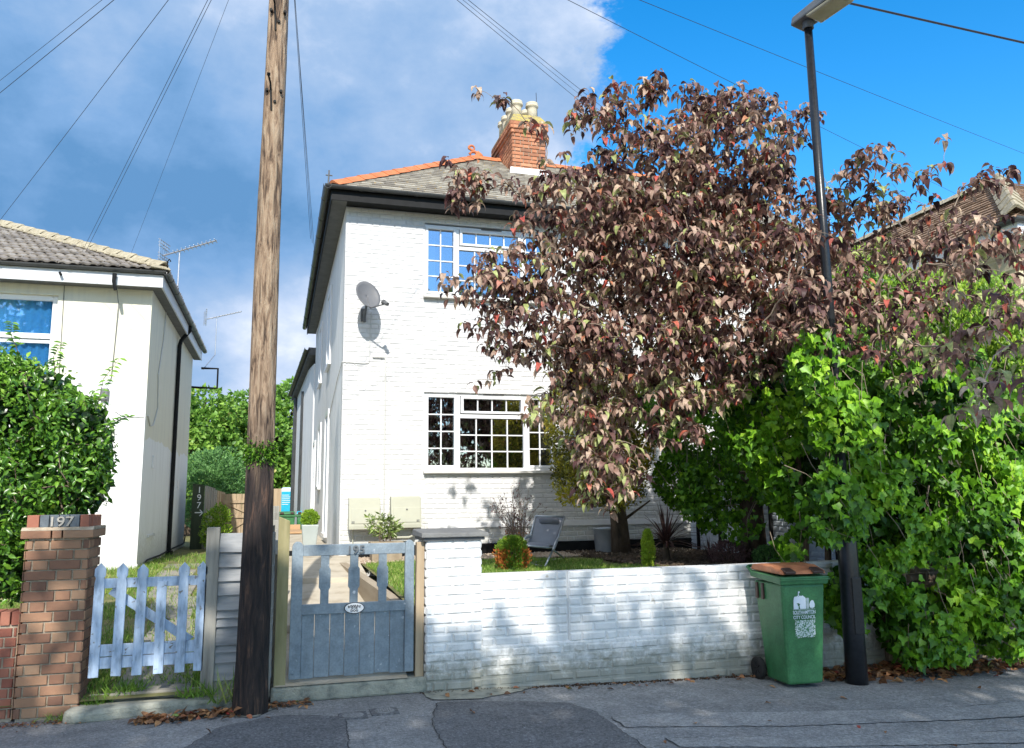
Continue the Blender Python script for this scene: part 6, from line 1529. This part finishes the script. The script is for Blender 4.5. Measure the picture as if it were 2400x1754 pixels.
def inner(parent, blobs, n, seed, mname, size, k, off=(0, 0, 0)):  # inner leaves take only the darkest tones: shade of the interior painted in
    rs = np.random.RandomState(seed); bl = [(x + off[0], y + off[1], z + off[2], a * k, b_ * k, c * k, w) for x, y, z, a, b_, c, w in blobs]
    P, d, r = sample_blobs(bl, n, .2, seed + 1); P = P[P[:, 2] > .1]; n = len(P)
    leaf_object('inner_shade_foliage', T_ovate(.2, .1, .4), P, rs.normal(0, 1, (n, 3)) + np.array([0, 0, -.6]), rs.normal(0, .6, (n, 3)) + np.array([0, -1, .3]), rs.uniform(*size, n), rs.random(n) * .12, mname, parent)
t = thing('ivy_hedge', (6.3, 6.9, 0), 'big mass of glossy green ivy spilling over the white wall around the lamp column', 'ivy')
ivy_like(t, IVY, 29000, 111, 'leaf_ivy', (.045, .108), stems=290, shell=.35, thr=-.12)
for k in range(9):
    x = 5.2 + k * .27; b = MB(); b.tube([(x, 7.3, .2), (x + .1, 7.35, 1.2), (x - .05, 7.2, 2.2), (x + .1, 7.3, 3)], [.04, .035, .025, .015], 6); b.build('old_stem', 'bark', t)
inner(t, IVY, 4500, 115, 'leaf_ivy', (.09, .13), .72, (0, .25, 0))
t = thing('ivy_curtain', (5.9, 9.3, 1), 'dark ivy hanging over the pale boundary wall left of the thick trunk', 'ivy')
ivy_like(t, IVY2, 11500, 121, 'leaf_ivy', (.04, .085), stems=200, rn=lambda P, rs: np.clip(rs.normal(.42, .22, len(P)), 0, .9))
t = thing('lime_shrub', (7.4, 8.6, 0), 'tall yellow green broad leaved shrub rising above the ivy in front of the stone house', 'shrub')
ivy_like(t, YEL, 14500, 131, 'leaf_lime', (.045, .085), tmpl=T_ovate(.2, .12, .25), stems=150)
for x in (7.0, 7.4, 8.0): b = MB(); b.tube([(x, 8.6, -.1), (x + .1, 8.6, 1.8), (x, 8.6, 3.6)], [.06, .045, .02], 8); b.build('trunk', 'bark', t)
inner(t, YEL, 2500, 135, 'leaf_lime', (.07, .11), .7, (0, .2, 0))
# ---- golden cypress
t = thing('golden_cypress', (4.9, 11.2, .75), 'golden and brown feathery cypress between the white house and the ivy', 'conifer')
rs = np.random.RandomState(141); P, d, r = sample_blobs(CYP, 21000, .3, 142); P = P[P[:, 1] < 12.1]; n = len(P)
D = norm(np.stack([rs.normal(0, .5, n), rs.normal(-.3, .5, n), rs.normal(.3, .5, n)], 1)); clump = .5 + .3 * np.sin(P[:, 0] * 8 + P[:, 2] * 5) * np.sin(P[:, 2] * 9) + rs.normal(0, .17, n)
leaf_object('foliage', T_small(.25), P, D, rdir(n), rs.uniform(.035, .08, n), np.clip(clump, 0, 1), 'leaf_cypress', t)
b = MB(); b.tube([(5.0, 11.4, .6), (4.95, 11.35, 1.2), (4.8, 11.2, 1.9), (4.6, 11.1, 3.2)], [.16, .13, .11, .05], 12)
for k in range(8): a = k * .9; b.tube([(4.9, 11.3, 1.2 + k * .16), (4.9 + .45 * math.cos(a), 11.2 + .3 * math.sin(a) - .1, 1.55 + k * .2)], [.03, .012], 6)
b.build('trunk', 'bark', t, smooth=True)
# ---- left bush
t = thing('glossy_bush', (-2.0, 7.9, .1), 'dense glossy green camellia bush behind the brick gate pillar', 'bush')
rs = np.random.RandomState(151); P, d, r = sample_blobs(BUSH, 24000, .35, 152); n = len(P)
cl = np.sin(P[:, 0] * 9) * np.sin(P[:, 2] * 8 + 2) + rs.normal(0, .4, n); P = P[cl > -.35]; n = len(P); P = P[(P[:, 1] > 7.53) | (P[:, 2] > 1.53) | (P[:, 0] < -1.9)]; n = len(P)
D = norm(np.stack([rs.normal(0, .6, n), rs.normal(-.3, .5, n), rs.normal(-.1, .6, n)], 1)); Nn = norm(np.array([0, -.6, .8]) + rs.normal(0, .5, (n, 3)))
leaf_object('foliage', T_ovate(.15, .12, .24), P, D, Nn, rs.uniform(.032, .080, n), np.clip(.25 + .45 * rs.random(n) + (P[:, 2] > 2.4) * .2 * rs.random(n), 0, 1), 'leaf_bush', t)
tr_ = [v3(-1.95, 7.95, .1), v3(-1.97, 7.95, .7), v3(-1.95, 7.9, 1.2)]
segs, A, par, rad = grow(tr_, P[rs.choice(n, 500)], r_tip=.0028, r_gain=.42, sag=.03, seed=153, rmax=.03)
V, F = tube_soup(segs + [(tr_, [.045, .04, .035])], 5); raw_mesh('branches', V, F, np.zeros(len(F)), 'twig', t)
sprig = []; SP = []; SD = []
for (a, e) in (((-1.55, 7.8, 2.45), (-1.38, 7.7, 2.86)), ((-1.9, 7.8, 2.7), (-1.85, 7.7, 2.98)), ((-2.2, 7.8, 2.9), (-2.24, 7.7, 3.14)), ((-1.5, 7.8, 2.2), (-1.27, 7.7, 2.35))):
    a, e = np.array(a), np.array(e); m_ = (a + e) / 2 + v3(-.04, 0, .03); sprig.append(([a, m_, e], [.004, .003, .0015]))
    for f_ in np.linspace(.2, 1, 9): p = a * (1 - f_) ** 2 + 2 * m_ * f_ * (1 - f_) + e * f_ * f_; SP += [p, p]; SD += [v3(.8, -.2, rs.uniform(-.3, .5)), v3(-.8, -.2, rs.uniform(-.3, .5))]
V, F = tube_soup(sprig, 4); raw_mesh('sprigs', V, F, np.zeros(len(F)), 'twig', t)
leaf_object('sprig_leaves', T_ovate(.25, .12, .22), np.array(SP), np.array(SD), np.tile(v3(0, -.7, .7), (len(SP), 1)), rs.uniform(.05, .075, len(SP)), rs.uniform(.3, .8, len(SP)), 'leaf_bush', t)
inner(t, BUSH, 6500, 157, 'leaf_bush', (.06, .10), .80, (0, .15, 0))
# ---- background trees
def big_tree(c, r, trunk_h, n, mname, lab, seed, group='trees beyond the yard', size=(.14, .26), ncl=34, name='tree', base=None):
    rs = np.random.RandomState(seed); c = np.array(c, float); r = np.array(r, float)
    t = thing(name, (c[0], c[1], base if base is not None else 0), lab, 'tree', group)
    bl = []
    for k in range(ncl):
        d = norm(rs.normal(size=3)); rr = rs.uniform(.45, .92); q = c + d * r * rr; s = rs.uniform(.22, .40) * r.min(); bl.append((q[0], q[1], q[2], s * 1.1, s * 1.1, s * .85, 1))
    P, d, rr = sample_blobs(bl, n, .55, seed + 1)
    D = norm(d + rs.normal(0, .7, (n, 3)) + np.array([0, 0, -.2])); cb = rs.random(64)
    rn = np.clip(.45 + .18 * np.sin(P[:, 0] * 2.1 + seed) * np.sin(P[:, 2] * 2.7) + rs.normal(0, .2, n), 0, 1)
    leaf_object('crown', T_ovate(.2, .1, .32), P, D, rdir(n), rs.uniform(*size, n), rn, mname, t)
    z0 = base if base is not None else 0
    segs = [([v3(c[0], c[1], z0), v3(c[0] + .1, c[1], c[2] - r[2] * .6), c], [r[0] * .09, r[0] * .075, r[0] * .03])]
    for q in bl: m_ = (c + v3(*q[:3])) / 2 + v3(0, 0, -.1 * r[2]); segs.append(([c - v3(0, 0, r[2] * .5), m_, v3(*q[:3])], [r[0] * .04, r[0] * .025, r[0] * .008]))
    V, F = tube_soup(segs, 6); raw_mesh('trunk', V, F, np.zeros(len(F)), 'bark', t, True)
    return t
big_tree((-3.6, 37, 3.8), (3.2, 2.4, 3.0), 2, 17000, 'leaf_tree', 'broad light green tree rising between the two houses left of the pole', 201)
big_tree((.2, 38, 4.3), (2.4, 2.2, 3.1), 2, 14000, 'leaf_tree', 'tall light green tree right of the pole beyond the van', 202)
big_tree((-1.6, 42, 3.2), (2.8, 2.4, 3.2), 2, 10000, 'leaf_tree', 'darker tree partly behind the pole and the other back trees', 203)
big_tree((-9, 40, 4), (4, 3, 3.6), 2, 8000, 'leaf_tree', 'broad tree hidden mostly by the cream house', 204) if False else None
def blob_conifer(c, r, n, lab, seed, name='conifer', mname='leaf_blue', s=(.06, .13)):
    rs = np.random.RandomState(seed); t = thing(name, (c[0], c[1], .2), lab, 'conifer'); bl = []
    for k in range(26): d = norm(rs.normal(size=3)); bl.append((c[0] + d[0] * r[0] * .65, c[1] + d[1] * r[1] * .65, c[2] + d[2] * r[2] * .7, r[0] * .42, r[1] * .42, r[2] * .32, 1))
    P, d, rr = sample_blobs(bl, n, .5, seed + 1); leaf_object('foliage', T_small(.2), P, norm(d + np.array([0, 0, .5]) + rs.normal(0, .4, (n, 3))), rdir(n), rs.uniform(*s, n), np.clip(rs.normal(.5, .3, n), 0, 1), mname, t)
    b = MB(); b.tube([(c[0], c[1], .2), (c[0], c[1], c[2])], [.12, .06], 8); b.build('trunk', 'bark', t)
blob_conifer((-1.95, 26.5, 2.0), (1.15, .9, 1.35), 12000, 'bluish green feathery conifer behind the numbered board fence', 211)
blob_conifer((-1.28, 19.6, 1.0), (.34, .3, .55), 2600, 'loose yellowish shrub in front of the yard gate', 213, 'yellow_shrub', 'leaf_lime', (.04, .09))
# street trees on the far side of the road: they cast the dappled shade on wall and pavement
for k, (x, z, rx, rz) in enumerate(((-8.4, 8.6, 2.1, 2.2), (-4.9, 9.0, 1.9, 2.4), (-1.9, 9.1, 1.8, 2.5), (.6, 9.0, 1.7, 2.4), (3.4, 8.4, 1.8, 2.6), (6.4, 7.9, 1.9, 2.3))):
    big_tree((x, -5.2 - (k % 2) * .9, z), (rx, 2.1, rz), 5, (5200, 5200, 4600, 3700, 3900, 3000)[k], 'leaf_tree', ['leafy street tree across the road, first from the left end of its row', 'leafy street tree across the road, second in its row', 'leafy street tree across the road, third in its row', 'leafy street tree across the road, fourth in its row', 'leafy street tree across the road, fifth in its row', 'leafy street tree across the road, last in its row'][k], 301 + k * 7, 'street trees across the road', (.16, .30), 30, 'street_tree')

# ================================================================== CAMERA, SUN, SKY
cam = bpy.data.cameras.new('camera'); co = bpy.data.objects.new('camera', cam); COL.objects.link(co)
cam.sensor_width = 36; cam.lens = 36 * 1885 / 2400; cam.clip_end = 2000; cam.clip_start = .05
co.matrix_world = Matrix(((0.960697, -0.032238, -0.275723, 0.0), (-0.277392, -0.150023, -0.948972, 0.0), (-0.010772, 0.988157, -0.153069, 1.6), (0.0, 0.0, 0.0, 1.0)))
SC.camera = co
EL, AZ = R(39), R(9)   # sun elevation; degrees to the left of straight behind the camera's street normal
S = Vector((-math.sin(AZ) * math.cos(EL), -math.cos(AZ) * math.cos(EL), math.sin(EL)))
sl = bpy.data.lights.new('sun', 'SUN'); sl.energy = 4.1; sl.angle = R(.53); sl.color = (1, .955, .88)
so = bpy.data.objects.new('sun', sl); COL.objects.link(so); so.rotation_euler = (-S).to_track_quat('-Z', 'Y').to_euler(); so.location = (-5, -10, 12)
wd = bpy.data.worlds.new('World'); SC.world = wd; wd.use_nodes = True; t = wd.node_tree; t.nodes.clear()
out = t.nodes.new('ShaderNodeOutputWorld'); bg = t.nodes.new('ShaderNodeBackground'); bg.inputs['Strength'].default_value = .12
t.links.new(bg.outputs[0], out.inputs[0])
sky = t.nodes.new('ShaderNodeTexSky'); sky.sky_type = 'NISHITA'; sky.sun_disc = False; sky.sun_elevation = EL; sky.sun_rotation = math.atan2(S.x, S.y); sky.air_density = 1.0; sky.dust_density = .3; sky.ozone_density = 2.5
hs = N(t, 'ShaderNodeHueSaturation'); hs.inputs['Saturation'].default_value = 1.42; hs.inputs['Value'].default_value = 1.72; hs.inputs['Hue'].default_value = .497
t.links.new(sky.outputs[0], hs.inputs['Color'])
tc = N(t, 'ShaderNodeTexCoord'); sp = N(t, 'ShaderNodeSeparateXYZ'); t.links.new(tc.outputs['Generated'], sp.inputs[0])
def math_(op, a, b_=None, c=None):
    n = N(t, 'ShaderNodeMath', operation=op)
    for i, v in enumerate((a, b_, c)):
        if v is None: continue
        if hasattr(v, 'is_linked') or hasattr(v, 'links'): t.links.new(v, n.inputs[i])
        else: n.inputs[i].default_value = v
    return n.outputs[0]
mp = N(t, 'ShaderNodeMapping'); mp.inputs['Scale'].default_value = (1, 1, 1.5); t.links.new(tc.outputs['Generated'], mp.inputs[0])
n1 = N(t, 'ShaderNodeTexNoise', i_Scale=3.2, i_Detail=15, i_Roughness=.64, i_Distortion=.2); t.links.new(mp.outputs[0], n1.inputs['Vector'])
n2 = N(t, 'ShaderNodeTexNoise', i_Scale=2.1, i_Detail=7, i_Roughness=.55); mp2 = N(t, 'ShaderNodeMapping'); mp2.inputs['Location'].default_value = (3.1, 1.7, .4); t.links.new(tc.outputs['Generated'], mp2.inputs[0]); t.links.new(mp2.outputs[0], n2.inputs['Vector'])
n3 = N(t, 'ShaderNodeTexNoise', i_Scale=5.5, i_Detail=10, i_Roughness=.6); t.links.new(mp.outputs[0], n3.inputs['Vector'])
# bank of cloud west of a line through the sky, its edge broken up by noise
u = math_('SUBTRACT', math_('MULTIPLY', sp.outputs['Y'], .40), sp.outputs['X'])          # > 0 on the cloudy side
edge = math_('ADD', u, math_('MULTIPLY', math_('SUBTRACT', n1.outputs['Fac'], .5), .55))
mr = N(t, 'ShaderNodeMapRange', interpolation_type='SMOOTHSTEP'); mr.inputs[1].default_value = -.02; mr.inputs[2].default_value = .022; t.links.new(edge, mr.inputs[0])
# thin gaps of blue low in the bank
gap = N(t, 'ShaderNodeMapRange', interpolation_type='SMOOTHSTEP'); gap.inputs[1].default_value = .33; gap.inputs[2].default_value = .40; t.links.new(n3.outputs['Fac'], gap.inputs[0])
mask = mr.outputs[0]
# unseen broken cloud added high behind the viewer as neutral fill light
bz = N(t, 'ShaderNodeMapRange', interpolation_type='SMOOTHSTEP'); bz.inputs[1].default_value = .36; bz.inputs[2].default_value = .55; t.links.new(sp.outputs['Z'], bz.inputs[0])
by = N(t, 'ShaderNodeMapRange', interpolation_type='SMOOTHSTEP'); by.inputs[1].default_value = .15; by.inputs[2].default_value = -.25; t.links.new(sp.outputs['Y'], by.inputs[0])
bn_ = N(t, 'ShaderNodeMapRange', interpolation_type='SMOOTHSTEP'); bn_.inputs[1].default_value = .36; bn_.inputs[2].default_value = .46; t.links.new(n1.outputs['Fac'], bn_.inputs[0])
back = math_('MULTIPLY', math_('MULTIPLY', bz.outputs[0], by.outputs[0]), bn_.outputs[0])
mask = math_('MAXIMUM', mask, back)
# tone of the cloud: white near its sunlit edge and low down, blue grey in the thick middle
lit_edge = N(t, 'ShaderNodeMapRange', interpolation_type='SMOOTHSTEP'); lit_edge.inputs[1].default_value = .30; lit_edge.inputs[2].default_value = .0; t.links.new(u, lit_edge.inputs[0])
low = N(t, 'ShaderNodeMapRange', interpolation_type='SMOOTHSTEP'); low.inputs[1].default_value = .34; low.inputs[2].default_value = .17; t.links.new(sp.outputs['Z'], low.inputs[0])
west = N(t, 'ShaderNodeMapRange'); west.inputs[1].default_value = .75; west.inputs[2].default_value = .42; t.links.new(u, west.inputs[0])
tone = math_('ADD', math_('MULTIPLY', lit_edge.outputs[0], .55), math_('MULTIPLY', math_('MULTIPLY', low.outputs[0], .80), west.outputs[0]))
tone = math_('ADD', tone, math_('MULTIPLY_ADD', n2.outputs['Fac'], 1.7, -.62)); tone = math_('ADD', tone, math_('MULTIPLY_ADD', n3.outputs['Fac'], 1.2, -.58))
tone = math_('MAXIMUM', tone, math_('MULTIPLY', back, 1.1))
cr = ramp(t, [(.0, (.10, .24, .46)), (.25, (.17, .32, .56)), (.52, (.28, .41, .62)), (.78, (.52, .60, .75)), (1, (.82, .84, .88))]); t.links.new(tone, cr.inputs[0])
sc_ = N(t, 'ShaderNodeVectorMath', operation='SCALE'); sc_.inputs['Scale'].default_value = 1 / .12; t.links.new(cr.outputs[0], sc_.inputs[0])
mx = N(t, 'ShaderNodeMix', data_type='RGBA'); t.links.new(mask, mx.inputs[0]); t.links.new(hs.outputs[0], mx.inputs[6]); t.links.new(sc_.outputs[0], mx.inputs[7])
t.links.new(mx.outputs[2], bg.inputs['Color'])
SC.view_settings.view_transform = 'Standard'; SC.view_settings.look = 'None'; SC.view_settings.exposure = .48; SC.view_settings.gamma = 1
SC.render.engine = 'CYCLES'; SC.cycles.max_bounces = 8; SC.cycles.transparent_max_bounces = 16; SC.cycles.use_denoising = True
